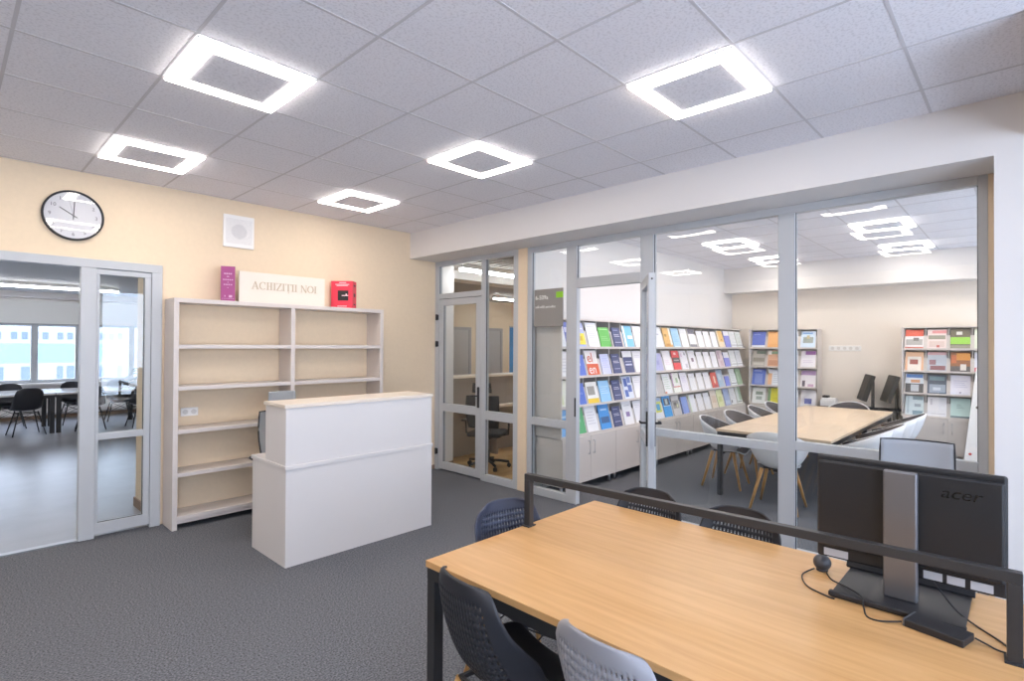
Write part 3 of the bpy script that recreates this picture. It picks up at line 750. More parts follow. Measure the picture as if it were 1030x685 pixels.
cable('thin black cable arcing across the monitor base into the flat black box', [(2.535, 0.60, z), (2.47, 0.565, z), (2.40, 0.50, 0.768), (2.33, 0.44, 0.775), (2.275, 0.42, 0.762), (2.22, 0.40, z), (2.215, 0.36, z), (2.245, 0.305, 0.760)])
cable('black cable hanging from the monitor underside to the desk edge', [(2.49, 0.25, 0.845), (2.47, 0.21, 0.80), (2.44, 0.17, 0.768), (2.40, 0.12, z), (2.33, 0.06, z), (2.28, 0.03, z)])
cable('thin black cable leaving the flat black box towards the near post', [(2.27, 0.118, 0.765), (2.265, 0.09, 0.758), (2.255, 0.06, z), (2.255, 0.02, z)])

# ------------------------------------------------------------------ room sign on the glass
rs = thing('room_sign', 'grey room sign with green tab on the glass beside the open door', 'sign', (4.646, 3.845, 1.895))
MB().box((-0.008, -0.212, 0), (0, 0.205, 0.42), bev=0.004).build('plate', mat('sign_grey', '8C8986', 0.5), rs)
MB().box((-0.0095, -0.212, 0.315), (-0.008, -0.115, 0.38)).build('green_tab', mat('sign_green', '8CCB2A', 0.5), rs)
sw = mat('sign_white', 'F2F2F0', 0.5)
text('lettering', '6-509a', 0.068, sw, rs, Matrix.Translation((-0.0085, 0.185, 0.305)) @ FACE_NX)
text('lettering', 'sală ediții periodice', 0.040, sw, rs, Matrix.Translation((-0.0085, 0.185, 0.21)) @ FACE_NX, sx=0.92)

# ------------------------------------------------------------------ magazine racks and cabinets
PIT, ROWZ, RDEP = 0.272, (0.65, 0.988, 1.326, 1.664), 0.37
TILT = R(15)
def make_rack(label, loc, rz, group):
    t = thing('magazine_rack', label, 'magazine rack', loc, rz, group)
    W = 4 * PIT
    for x in (0.0, W - 0.008):
        MB().box((x, 0.095, 0.645), (x + 0.008, RDEP, 2.0)).build('side_panel', M_RACK, t)
    MB().box((0.008, RDEP - 0.012, 0.645), (W - 0.008, RDEP, 2.0)).build('back_panel', M_RACK, t)
    MB().box((0.008, 0.06, 1.984), (W - 0.008, RDEP - 0.012, 2.0)).build('top_board', M_RACK, t)
    for z in ROWZ:
        MB().box((0.0, 0, z - 0.016), (W, 0.095, z)).box((0.008, 0.095, z - 0.016), (W - 0.008, RDEP - 0.012, z)).box((0.0, 0, z), (W, 0.006, z + 0.012)).build('shelf', M_RACK, t)
        h = 0.21
        MB().box((0.009, 0, 0), (W - 0.009, 0.006, h), M=Matrix.Translation((0, 0.040, z + 0.001)) @ Matrix.Rotation(-TILT, 4, 'X')).build('sloped_board', M_RACK, t)
    for k in (1, 2, 3):
        MB().box((k * PIT - 0.007, 0.105, 0.646), (k * PIT + 0.007, RDEP - 0.012, 1.984)).build('divider', M_RACK, t)
    return t
def make_cabinet(label, loc, rz, group):
    t = thing('cabinet', label, 'cabinet', loc, rz, group)
    W = 4 * PIT
    MB().box((0.002, 0.0, 0.10), (W - 0.002, 0.37, 0.632)).build('body', M_RACK, t)
    for i, (a, b) in enumerate(((0.003, W / 2 - 0.002), (W / 2 + 0.002, W - 0.003))):
        d_ = MB().box((a, -0.018, 0.102), (b, -0.001, 0.63), bev=0.001).build('door', M_RACK, t)
        hx_ = W / 2 - 0.05 if i == 0 else W / 2 + 0.05
        MB().tube([(hx_, -0.018, 0.42), (hx_, -0.042, 0.42), (hx_, -0.042, 0.57), (hx_, -0.018, 0.57)], 0.005).build('handle', M_CHROME, d_)
    for x in (0.06, W - 0.06):
        for y in (0.05, 0.34):
            MB().cyl((x, y, 0), (x, y, 0.10), 0.018).build('foot', M_CHROME, t)
    return t
RX0, RYF = 4.76, 3.745
order = ['first', 'second', 'third', 'fourth', 'fifth']
rk0 = cb0 = None
for k in range(5):
    lab = 'warm grey magazine rack unit on the dividing wall, %s unit from the glass partition' % order[k]
    lac = 'warm grey two-door cabinet under the %s magazine rack unit from the glass partition' % order[k]
    loc = (RX0 + 4 * PIT * k, RYF, 0)
    if k == 0:
        rk0 = make_rack(lab, loc, 0, 'magazine racks of the long rack'); cb0 = make_cabinet(lac, loc, 0, 'low cabinets under the magazine racks')
    else:
        dup(rk0, loc, 0, lab); dup(cb0, loc, 0, lac)
FXF = 10.2
MB().box((-0.016, -0.01, 0.645), (-0.001, RDEP, 2.0)).build('end_panel', M_RACK, rk0)
o = dup(rk0, (FXF, 3.66, 0), R(-90), 'warm grey magazine rack on the far wall in the corner'); o['group'] = 'magazine racks on the far wall'
dup(cb0, (FXF, 3.66, 0), R(-90), 'warm grey two-door cabinet under the corner magazine rack on the far wall')
o = dup(rk0, (FXF, 1.368, 0), R(-90), 'warm grey magazine rack on the far wall right of the dark monitors'); o['group'] = 'magazine racks on the far wall'
dup(cb0, (FXF, 1.368, 0), R(-90), 'warm grey two-door cabinet under the far magazine rack with colourful covers')

# each magazine: (words, size w h, base colour, patches (u0, v0, u1, v1, colour))
def hexm(h):  # mixes colours paler, putting the haze of the glass into the print
    return mat('print_' + h, ''.join('%02X' % round(int(h[i:i + 2], 16) * 0.89 + 246 * 0.11) for i in (0, 2, 4)), 0.4)
W_ = 'F3F1F4'
LN = lambda v0, v1, n, c='B9B7C0', u0=0.15, u1=0.85: [(u0, v0 + (v1 - v0) * i / n, u1 - 0.25 * ((i * 7) % 3) / 3, v0 + (v1 - v0) * (i + 0.35) / n, c) for i in range(n)]
def P(words, base, *patches, w=0.212, h=0.285): return (words, min(w * 1.06, 0.24), min(h * 1.06, 0.312), base, [q for p in patches for q in (p if isinstance(p, list) else [p])])
PLAIN = P('plain white magazine', W_, LN(0.7, 0.85, 2, 'D5D4DC'))
NAVY = P('navy blue journal with white title lines', '3A4370', LN(0.55, 0.7, 2, 'C9CEE4'), LN(0.25, 0.32, 1, 'AEB6D8'), (0.15, 0.85, 0.7, 0.88, '8C96C4'), w=0.175, h=0.25)
WHT = P('slim white journal', 'F5F3F6', LN(0.75, 0.85, 2, 'DCDAE2'), w=0.19, h=0.262)
ROW1 = [
 P('blue and white magazine', '5C6CC0', (0, 0.0, 0.5, 1, 'EDEEF6'), (0.55, 0.6, 0.95, 0.8, 'C8CEF0')), P('lilac magazine with a yellow lower half', 'A9B4EA', (0, 0.12, 1, 0.58, 'F0DF3A'), (0.2, 0.28, 0.8, 0.46, 'DDBB20'), (0.1, 0.75, 0.9, 0.79, 'E8EAF8')),
 P('tall white magazine with grey text', W_, LN(0.2, 0.9, 8, 'D3D2DA'), h=0.30), P('green magazine', '57B54A', (0.1, 0.88, 0.9, 0.93, '9EDB8F'), LN(0.35, 0.6, 3, '86C77C'), h=0.245), NAVY,
 P('sky blue and white magazine', '77C4EC', (0, 0, 0.22, 1, 'F4F7FA'), (0.45, 0.4, 0.95, 0.55, 'F4F7FA'), h=0.28), PLAIN, P('pinkish white magazine', 'F2E6EA', LN(0.6, 0.8, 3, 'E0CBD3')),
 P('white magazine with a small grey emblem', W_, (0.35, 0.62, 0.65, 0.68, 'BEBCC6')), P('golden brown magazine', 'E3B267', (0.78, 0.15, 1, 1, 'F2EADF'), (0.1, 0.55, 0.4, 0.68, 'A97B2E'), (0.1, 0.05, 0.7, 0.2, 'C98A3C')),
 P('pale blue magazine', 'A6D3F2', LN(0.3, 0.75, 5, '8ABDE4'), (0.1, 0.02, 0.9, 0.08, 'E4F1FA')), P('white magazine', 'F6F5F7', LN(0.75, 0.85, 2, 'DAD9DF')), P('white magazine with dark bands at top and bottom', W_, (0, 0.74, 1, 1, '6A6A7C'), (0, 0.02, 1, 0.18, '7A7B84')),
 WHT, WHT, WHT, P('amber and cream magazine', 'EED9B8', (0.2, 0.35, 1, 1, 'EFC06A'), (0.5, 0.42, 0.75, 0.5, 'A8804A')), P('violet blue magazine with white top', '7E84DA', (0, 0.72, 1, 1, 'F2F2F8')),
 P('white newsletter with a dark foot line', 'EEF0F2', LN(0.3, 0.9, 7, 'CFD4D6'), (0, 0.14, 1, 0.17, '8A8890'), w=0.24), P('white newsletter with green columns', 'EDF1EE', LN(0.3, 0.9, 7, 'C6D3CB'), (0, 0.14, 1, 0.17, '8A8890'), w=0.24)]
ROW2 = [
 P('white magazine with grey lines', W_, LN(0.2, 0.8, 5, 'D9D8DE')), P('royal blue magazine with pale dots', '4C6CD0', (0.4, 0.78, 0.6, 0.86, 'B8C8F4'), (0.35, 0.5, 0.65, 0.6, '9FB4F0'), (0.1, 0.05, 0.4, 0.13, 'D6E26A'), h=0.245),
 P('EL', 'F6EFEA', w=0.225, h=0.30), P('pale lilac magazine', 'CBD0F0', LN(0.35, 0.85, 5, 'AEB6E4'), w=0.18, h=0.25), NAVY, P('white magazine with a navy block', W_, (0, 0, 1, 0.72, '3C4372'), (0.15, 0.35, 0.85, 0.42, 'C8CDE4'), (0.15, 0.5, 0.85, 0.53, 'C8CDE4')), PLAIN,
 P('cream magazine', 'EFE0CF', LN(0.3, 0.6, 3, 'DDC4AC')), P('soft lilac magazine', 'B4B4DE', (0.3, 0.35, 0.6, 0.6, '9C9CD0'), h=0.25), P('white magazine with faint pink marks', 'F6F2F5', LN(0.3, 0.6, 3, 'EAD6E4')),
 P('red magazine with a black middle band', 'E8444A', (0, 0.38, 1, 0.64, '4E4A4E'), (0.3, 0.78, 0.6, 0.9, 'F8D9D2'), (0.15, 0.48, 0.85, 0.53, 'B9B4B8')), P('white magazine with pink and grey spots', 'EDEBF1', (0.1, 0.65, 0.3, 0.85, 'D8B6D0'), (0.55, 0.1, 0.85, 0.3, 'BFBEC8'), (0.6, 0.75, 0.8, 0.9, '9FA0AC')),
 P('white magazine with a dark plum figure', 'F1EEF2', (0.35, 0.4, 0.7, 0.6, '7A5E72')), WHT, WHT, WHT, P('dusty pink magazine', 'DCC8CC', (0.1, 0.5, 0.5, 0.9, 'BFA3AA'), (0.4, 0.1, 0.9, 0.4, 'C9AEB6')), P('violet blue magazine with white top', '7E84DA', (0, 0.62, 1, 1, 'F2F2F8'), h=0.25),
 P('white newsletter with a dark foot line', 'EEF0F2', LN(0.3, 0.9, 7, 'CFD4D6'), (0, 0.14, 1, 0.17, '77757E'), w=0.24), P('white newsletter with blue grey columns', 'ECEEF3', LN(0.3, 0.9, 7, 'C3C8D2'), (0, 0.14, 1, 0.17, '77757E'), w=0.24)]
ROW3 = [
 P('pale green and white magazine', 'EFF1DF', (0, 0.1, 0.35, 0.9, 'DDE4B4')), P('royal blue magazine with white corner', '4468CC', (0.1, 0.05, 0.4, 0.15, 'E2E8F6'), LN(0.5, 0.6, 2, '8AA2E6'), h=0.245), P('white magazine with a grey photo and yellow foot', 'F3F1EC', (0.1, 0.4, 0.75, 0.8, '9A9890'), (0, 0.0, 1, 0.24, 'EFC92E'), h=0.25),
 P('light sky blue magazine', '8DC4F0', LN(0.4, 0.8, 4, 'B9DDF6'), h=0.255), NAVY, P('white magazine with blue floral pattern', 'DDE4F2', (0.1, 0.1, 0.45, 0.4, '4C66B4'), (0.5, 0.3, 0.9, 0.6, '5870BC'), (0.15, 0.55, 0.5, 0.9, '4460B0'), (0.55, 0.7, 0.9, 0.95, '6C82C6'), h=0.29), PLAIN,
 P('white magazine', W_, LN(0.7, 0.85, 2, 'DAD9DF')), P('grey magazine', 'BEB8B8', (0.1, 0, 0.18, 1, 'D8D4D4')), P('white magazine with small coloured text', W_, LN(0.25, 0.9, 6, 'C7DCC8'), (0, 0, 0.25, 0.12, 'E28A66')), P('white magazine with a red line and green motif', 'F0F2EA', (0, 0.28, 1, 0.33, 'CC5A50'), (0.5, 0.5, 0.8, 0.75, 'A9C49A'), (0, 0.3, 0.12, 1, 'C58BC0')),
 P('white magazine with faint violet text', 'EEEBF4', LN(0.5, 0.85, 4, 'D3C8E4')), WHT, WHT, WHT, P('red orange magazine with a white figure', 'DE5340', (0.4, 0.3, 0.65, 0.75, 'F2D3B6'), (0.2, 0.05, 0.8, 0.2, 'B23A38'), h=0.25), P('blue grey magazine', 'A9BED2', (0.2, 0.4, 0.6, 0.8, 'CAD6DC')),
 P('small blue booklet', '6F7ED8', w=0.17, h=0.17), P('white newsletter with a dark line', 'EDF0F0', LN(0.3, 0.9, 6, 'CDD4D2'), (0, 0.12, 1, 0.16, '5F5E66'), w=0.23), P('pale green magazine', '9DBF9A', (0.1, 0.2, 0.5, 0.8, 'B9D2B4'))]
ROW4 = [
 P('bright blue magazine', '5FA8E8', (0, 0.4, 1, 0.52, 'EAF2FA'), (0.2, 0.7, 0.8, 0.78, 'B4D6F6')), P('green magazine', '46A866', (0.3, 0.45, 0.7, 0.55, '6CC086'), h=0.30), P('white magazine with faint text', W_, LN(0.3, 0.85, 5, 'D9D6DE'), h=0.295), P('bright blue magazine with a dark square', '3C93E2', (0.1, 0.25, 0.9, 0.5, '2A568E'), (0.2, 0.75, 0.8, 0.82, '9CCBF4'), h=0.30), NAVY,
 P('white magazine with a purple figure', W_, (0.3, 0.35, 0.7, 0.55, '8B72A8'), (0.2, 0.8, 0.8, 0.83, 'BDBAC4'), h=0.295), PLAIN, P('white magazine', 'F4F3F5', LN(0.7, 0.85, 2, 'DAD9DF')), P('pale magazine with a yellow green and blue picture', 'E9EAF0', (0.15, 0.3, 0.9, 0.8, 'D5D940'), (0.3, 0.4, 0.75, 0.7, '3E94C8'), (0.1, 0.86, 0.9, 0.97, 'A9C8F0')),
 P('bright blue magazine with a figure photo', '2E9AE6', (0.15, 0.55, 0.9, 0.88, '3B4A5C'), (0.35, 0.6, 0.65, 0.85, 'C2CDC4'), (0.05, 0.52, 0.95, 0.55, 'F0F6FA'), h=0.295), P('grey magazine with a dark speckled photo', 'C8C4C4', (0.1, 0.35, 0.9, 0.75, '8E8A88'), (0.25, 0.5, 0.6, 0.65, '54524E'), (0.6, 0.4, 0.8, 0.55, 'D2D2A0')), P('periwinkle blue book with a dark spine', '7F9AE0', (0, 0, 0.12, 1, '3C4258'), h=0.25),
 P('white journal with pale green edge', 'F3F1F6', (0, 0, 0.15, 1, 'C9DFB4'), w=0.19, h=0.262), WHT, WHT, P('cream magazine', 'F0E0CC', (0.15, 0.3, 0.9, 0.7, 'E6CBAE')), P('pale yellow green magazine', 'E6EBB4', (0.2, 0.3, 0.8, 0.6, 'CDD68A')), P('blue grey magazine', '9FB2DA', (0.1, 0.1, 0.9, 0.3, 'BCC9E6')),
 P('white newsletter with a dark ring', 'F0F0F2', LN(0.35, 0.9, 6, 'D4D4DA'), (0.05, 0.12, 0.25, 0.28, '6A6A74'), w=0.22), P('white and green magazine', 'EDF0EC', (0.5, 0.2, 1, 1, 'B4D0B0'), (0.05, 0.1, 0.9, 0.14, '6E7476'))]
RK2 = [[P('blue magazine with a white foot', '4A62BE', (0, 0, 1, 0.16, 'E6EAF4'), (0.1, 0.8, 0.6, 0.85, '8FA0DC')), P('orange magazine', 'F3B06A', (0.05, 0.9, 0.6, 0.97, 'C9803C'), LN(0.1, 0.3, 2, 'E39A50')), PLAIN, P('pale blue magazine with a town picture', 'C9DDF0', (0.15, 0.3, 0.85, 0.65, '8F9A94'), (0.1, 0.82, 0.8, 0.92, '6FA0D8'), (0.4, 0.55, 0.6, 0.75, 'C8B88A'))],
       [P('grey photo magazine with dark green header', 'B9B4AA', (0.3, 0.78, 1, 0.95, '6A7C6C'), (0.05, 0.3, 0.95, 0.55, '8A8478'), (0.1, 0.1, 0.9, 0.2, 'D4CEC2')), P('peach photo magazine with green header', 'DDA884', (0.25, 0.78, 1, 0.95, '7FA07C'), (0, 0.74, 0.25, 1, 'F2EEE8'), (0.05, 0.1, 0.95, 0.4, 'C48A6A')), PLAIN, P('white magazine with a purple corner block', 'EEEAF2', (0.3, 0.76, 1, 0.98, '8A4C98'), LN(0.3, 0.5, 2, 'D3C6DE'))],
       [P('blue magazine with a framed panel', '4A68C8', (0.2, 0.1, 0.8, 0.7, '7890D8'), (0.1, 0.85, 0.7, 0.9, 'A8B8E8')), P('white and orange magazine', 'E9ECF2', (0, 0.05, 0.3, 0.75, 'EBB488'), LN(0.2, 0.8, 5, 'C6CCD8', 0.4, 0.95)), PLAIN, P('white magazine with a purple header and figures', 'F0EAEE', (0, 0.72, 1, 0.98, 'A987B4'), (0.1, 0.05, 0.3, 0.4, '4E4654'), (0.5, 0.05, 0.9, 0.2, 'B994B4'))],
       [P('white magazine with grey green title', 'EEF0EE', (0.25, 0.55, 0.8, 0.75, '8A9C90'), (0.3, 0.25, 0.75, 0.45, 'AAB6AE')), P('yellow magazine with green spine', 'E6DC2E', (0, 0, 0.2, 1, '6E9C6A'), LN(0.2, 0.5, 3, 'C8B820', 0.35, 0.9)), PLAIN, P('pale grey magazine with a blue block', 'DCDAE0', (0.25, 0.2, 0.75, 0.5, '4C58A0'))]]
RK3 = [[P('white car magazine with a red header', 'EAE6E4', (0, 0.66, 1, 1, 'E2543E'), (0.05, 0.2, 0.95, 0.5, 'A9A6A2'), (0.45, 0.42, 0.75, 0.58, '6E6A66'), (0, 0, 1, 0.1, 'D86A58')), P('pink and white car magazine', 'E9D3CE', (0.25, 0.8, 1, 0.95, 'E58E8E'), (0.05, 0.5, 0.95, 0.7, '8E8A76'), (0.1, 0.1, 0.9, 0.4, 'D4BDB6'), (0.5, 0.08, 0.65, 0.2, 'C05048')), P('dark olive magazine with a lime band', '5E5442', (0, 0.25, 1, 0.6, '8CCB3C'), (0.3, 0.72, 0.6, 0.88, 'D9D6CC'), (0, 0, 1, 0.2, '8A8474')), P('pale green magazine', 'E2E8D2', (0.15, 0.3, 0.85, 0.7, 'C8D4A8'))],
       [P('white and orange magazine with a red cap', 'F0E4DA', (0, 0.75, 1, 1, 'EBB890'), (0.25, 0.35, 0.7, 0.6, '98403C'), (0, 0, 0.12, 0.75, 'EFB488'), (0.88, 0, 1, 0.75, 'EFB488')), P('blue grey magazine with dark red bikes', 'B4BCC8', (0.15, 0.08, 0.95, 0.3, '7E4A50'), (0.1, 0.35, 0.45, 0.6, '8A6068'), (0, 0.85, 1, 1, 'C89AA0')), P('black and orange magazine', '8A4E2A', (0.3, 0.6, 1, 0.95, 'D9882A'), (0, 0, 1, 0.3, '4A4446'), (0.5, 0.1, 0.8, 0.4, 'DCD4CC'), (0.05, 0.45, 0.3, 0.85, 'C25E30')), P('white magazine with pink and blue blocks', 'E4E6F0', (0, 0.05, 1, 0.25, 'D8506C'), (0.3, 0.6, 0.9, 0.9, '8896C8'))],
       [P('white magazine with blue title and dark photo', 'E2E6EC', (0.05, 0.8, 0.95, 0.98, '3E78C4'), (0, 0, 1, 0.5, '3C3A3E'), (0.3, 0.1, 0.75, 0.45, 'B9BEC4'), (0.3, 0.55, 0.8, 0.7, 'D89464')), P('slate magazine with silver car', '39485C', (0.1, 0.7, 0.9, 0.9, '5C7E88'), (0.1, 0.08, 0.95, 0.5, '8E9CAE'), (0.3, 0.2, 0.7, 0.35, 'C0CAD6')), P('lavender white magazine', 'E6E6F6', LN(0.4, 0.8, 4, 'C9CBE6'), (0.45, 0.1, 0.55, 0.18, '9C9CB8')), PLAIN],
       [P('pale teal magazine with a dark column', 'D5E4E8', (0.4, 0.8, 0.95, 0.98, '7C98A4'), (0.4, 0.0, 0.95, 0.25, '86A2AE'), (0.5, 0.45, 0.85, 0.6, '98A8B4'), (0.1, 0.1, 0.2, 0.95, 'B4C4CC')), P('white magazine with a grey foot line', 'F0EFF4', (0.2, 0.15, 0.95, 0.18, 'C2C0C8'), (0.15, 0.6, 0.25, 0.9, 'C6C4D0')), P('mint magazine with a dark foot', 'C6E4E0', (0, 0, 1, 0.12, '5A7078'), LN(0.5, 0.75, 3, '92B4B4', 0.3, 0.7)), PLAIN]]
MAG_CACHE = {}
def magazine(spec, label, frame, x, z, group):
    words, w, h, base, patches = spec
    if id(spec) in MAG_CACHE:
        o = MAG_CACHE[id(spec)].copy(); C.objects.link(o)
        kids = list(MAG_CACHE[id(spec)].children)
        for k in kids:
            c = k.copy(); C.objects.link(c); c.parent = o
    else:
        mb = MB(); mats = [hexm('EDEBE8'), hexm(base)]
        th = 0.009
        mb.box((-w / 2, 0.0012, 0.0), (w / 2 - 0.001, th - 0.001, h - 0.001), 0)
        mb.box((-w / 2, 0, 0), (w / 2, 0.0012, h), 1).box((-w / 2, th - 0.001, 0), (w / 2, th, h), 1).box((-w / 2 - 0.0012, 0, 0), (-w / 2, th, h), 1)
        for (u0, v0, u1, v1, c) in patches:
            if c not in [m.name[6:] for m in mats]: mats.append(hexm(c))
            mi = [m.name[6:] for m in mats].index(c)
            yy = -0.0003 - 0.00015 * patches.index((u0, v0, u1, v1, c))
            mb.box((-w / 2 + u0 * w, yy, v0 * h), (-w / 2 + u1 * w, 0.0002, v1 * h), mi)
        o = mb.build('magazine', mats)
        if words == 'EL':
            og = hexm('D9552E')
            text('cover_lettering', 'el', 0.17, og, o, Matrix.Translation((-0.09, -0.001, 0.165)) @ FACE_NY, extrude=0.0008)
            MB().box((-w / 2, -0.001, 0.0), (w / 2, 0.0002, 0.145)).build('cover_block', og, o)
            text('cover_lettering', 'en', 0.16, hexm('F6EFEA'), o, Matrix.Translation((-0.095, -0.0015, 0.025)) @ FACE_NY, extrude=0.0008)
        MAG_CACHE[id(spec)] = o
    o.matrix_basis = frame @ Matrix.Translation((x, 0.0275, z + 0.001)) @ Matrix.Rotation(-TILT, 4, 'X')
    tag(o, label, 'magazine', group)
    return o
RN = ['top', 'second', 'third', 'bottom']
ORD = ['first', 'second', 'third', 'fourth', 'fifth', 'sixth', 'seventh', 'eighth', 'ninth', 'tenth', '11th', '12th', '13th', '14th', '15th', '16th', '17th', '18th', '19th', '20th']
frame = Matrix.Translation((RX0, RYF, 0))
for r_, row in enumerate((ROW1, ROW2, ROW3, ROW4)):
    for k, spec in enumerate(row):
        words = 'white magazine reading el en in orange' if spec[0] == 'EL' else spec[0]
        dx = random.uniform(-0.012, 0.012) if spec[1] < 0.23 else 0
        magazine(spec, '%s, %s in the long rack\'s %s row' % (words, ORD[k], RN[r_]), frame, (k + 0.5) * PIT + dx, ROWZ[3 - r_], 'magazines on the long rack')
for rk, y0, nm, gp in ((RK2, 3.66, 'corner rack', 'magazines on the corner far rack'), (RK3, 1.368, 'right far rack', 'magazines on the far rack past the dark monitors')):
    frame = Matrix.Translation((FXF, y0, 0)) @ Matrix.Rotation(R(-90), 4, 'Z')
    for r_, row in enumerate(rk):
        for k, spec in enumerate(row):
            magazine(spec, '%s, %s in the %s\'s %s row' % (spec[0], ORD[k], nm, RN[r_]), frame, (k + 0.5) * PIT, ROWZ[3 - r_], gp)

# ------------------------------------------------------------------ periodicals room furniture
mt = thing('meeting_table', 'long pale wood meeting table with dark frame in the periodicals room', 'table', (0, 0, 0))
TX0, TX1, TY0, TY1 = 6.09, 9.55, 1.40, 2.56
for a, b in ((TX0, (TX0 + TX1) / 2 - 0.002), ((TX0 + TX1) / 2 + 0.002, TX1)):
    MB().box((a, TY0, 0.722), (b, TY1, 0.75), bev=0.002).build('table_top', M_PALETOP, mt)
fr = MB()
fr.box((TX0 + 0.01, TY0 + 0.01, 0.67), (TX1 - 0.01, TY0 + 0.06, 0.721)).box((TX0 + 0.01, TY1 - 0.06, 0.67), (TX1 - 0.01, TY1 - 0.01, 0.721)).box((TX0 + 0.01, TY0 + 0.06, 0.67), (TX0 + 0.06, TY1 - 0.06, 0.721)).box((TX1 - 0.06, TY0 + 0.06, 0.67), (TX1 - 0.01, TY1 - 0.06, 0.721))
fr.build('frame', M_BLACKM, mt)
for x in (TX0 + 0.01, (TX0 + TX1) / 2 - 0.025, TX1 - 0.06):
    for y in (TY0 + 0.01, TY1 - 0.06):
        MB().box((x, y, 0), (x + 0.05, y + 0.05, 0.67), bev=0.002).build('leg', M_BLACKM, mt)
def tub(u, v, inset=0.0):
    th = (u * 2 - 1) * R(142)                        # 0 at the back
    back = math.cos(th / 2) ** 2
    rim = 0.60 + 0.225 * back ** 1.3
    rx, ry = 0.285 - inset, 0.27 - inset
    s = v
    rr = s ** 0.55
    z = 0.425 + inset + (rim - 0.425) * s ** 3.2
    k = 0.72 + 0.28 * s
    return (math.sin(th) * rx * rr * k * (1 + 0.05 * s), -math.cos(th) * ry * rr * k + 0.01 - 0.045 * s * s * back, z)
def seatpan(u, v):
    q = u * 2 - 1
    return (q * 0.205 * (1 - 0.15 * v), 0.0 + 0.24 * v, 0.43 + 0.02 * q * q - 0.03 * v ** 4)
def make_tub_chair(label, loc, rz, group):
    t = thing('tub_chair', label, 'armchair', loc, rz, group)
    solid(MB().surf(tub, 36, 14).surf(seatpan, 10, 8).build('shell', M_CHAIRW, t), 0.01)
    MB().surf(lambda u, v: tub(u, 0.985 * v, 0.012), 36, 14).surf(lambda u, v: (seatpan(u, v)[0] * 0.97, seatpan(u, v)[1] - 0.004, seatpan(u, v)[2] + 0.013), 10, 8).build('lining', M_FELT, t)
    for sx, sy in ((-1, 1), (1, 1), (-1, -1), (1, -1)):
        MB().cyl((sx * 0.225, sy * 0.22, 0), (sx * 0.13, sy * 0.12, 0.42), 0.012, 0.02).build('leg', M_OAK, t)
    MB().box((-0.14, -0.02, 0.40), (0.14, 0.02, 0.42)).box((-0.02, -0.14, 0.40), (0.02, 0.14, 0.42)).build('under_frame', M_BLACKM, t)
    return t
G2 = 'white tub chairs around the meeting table'
tc = make_tub_chair('white tub chair at the near end of the meeting table, back to the glass', (6.05, 1.88, 0), R(-85), G2)
for i, x in enumerate((6.62, 7.38, 8.22, 8.95)):
    dup(tc, (x, 2.66, 0), R(180 + (8, -5, 4, -6)[i]), 'white tub chair on the meeting table side by the long rack, %s from glass' % order[i])
for i, x in enumerate((6.75, 7.45, 8.15, 8.85)):
    dup(tc, (x, 1.30 - 0.02 * i, 0), R((-6, 3, -4, 5)[i]), 'white tub chair on the meeting table side away from the rack, %s from glass' % order[i])
dup(tc, (9.62, 2.0, 0), R(88), 'white tub chair at the far end of the meeting table')

st = thing('side_table', 'low dark side table against the far wall between the magazine racks', 'table', (10.36, 1.98, 0))
MB().box((-0.22, -0.56, 0.67), (0.22, 0.56, 0.70), bev=0.003).build('table_top', M_BLACKP, st)
for x in (-0.19, 0.15):
    for y in (-0.52, 0.48): MB().box((x, y, 0), (x + 0.04, y + 0.04, 0.67)).build('leg', M_BLACKM, st)
def old_monitor(label, y):
    t = thing('computer_monitor', label, 'monitor', (10.33, y, 0.70), R(22))
    MB().box((-0.12, -0.085, 0), (0.12, 0.10, 0.014), bev=0.004).build('base', M_BLACKP, t)
    MB().box((-0.05, -0.055, 0.012), (0.05, -0.025, 0.44), bev=0.006).build('stand', M_BLACKP, t)
    M = Matrix.Translation((0, 0.05, 0.33)) @ Matrix.Rotation(R(17), 4, 'X')
    MB().box((-0.20, -0.03, -0.215), (0.20, 0.04, 0.215), bev=0.01, M=M).build('screen', mat('matt_black_casing', '131315', 0.7), t)
    return t
old_monitor('dark monitor seen edge on by the far wall, nearer the wall sockets', 1.82)
old_monitor('dark monitor seen edge on by the far wall, nearer the magazine rack', 1.50)
pp = thing('paper_stack', 'white stack of papers with a black item on the far side table', 'papers', (10.32, 2.40, 0.70))
MB().box((-0.11, -0.11, 0), (0.11, 0.11, 0.10), bev=0.002).box((-0.10, -0.10, 0.10), (0.11, 0.10, 0.13), bev=0.002, M=Matrix.Rotation(R(6), 4, 'Z')).build('sheets', mat('paper_white', 'EFEDEC', 0.7), pp)
MB().box((-0.06, 0.0, 0.13), (0.05, 0.09, 0.17), bev=0.006).build('stapler', M_BLACKP, pp)
fb = thing('leaning_board', 'white board with coloured magnets leaning by the far magazine rack', 'board', (9.95, 0.24, 0.0))
Mb = Matrix.Rotation(R(8), 4, 'Y') @ Matrix.Rotation(R(5.5), 4, 'X')
MB().box((-0.012, -0.40, 0.05), (0.012, 0.40, 1.38), bev=0.003, M=Mb).build('panel', M_WHITEP, fb)
for (y, z, c, nm) in ((0.33, 0.82, '5A4A44', 'magnet'), (0.27, 1.10, '3A3A3E', 'magnet'), (0.34, 0.16, 'C0392F', 'magnet')):
    MB().cyl((-0.012, y, z), (-0.022, y, z), 0.018, n=12).build(nm, hexm(c), fb).matrix_basis = Mb
MB().box((-0.0135, 0.22, 1.12), (-0.0122, 0.36, 1.28)).build('paper_note', hexm('EAE08A'), fb).matrix_basis = Mb
MB().box((-0.02, -0.35, 0.0), (0.03, 0.33, 0.055), bev=0.004).build('foot_rail', M_CHROME, fb)

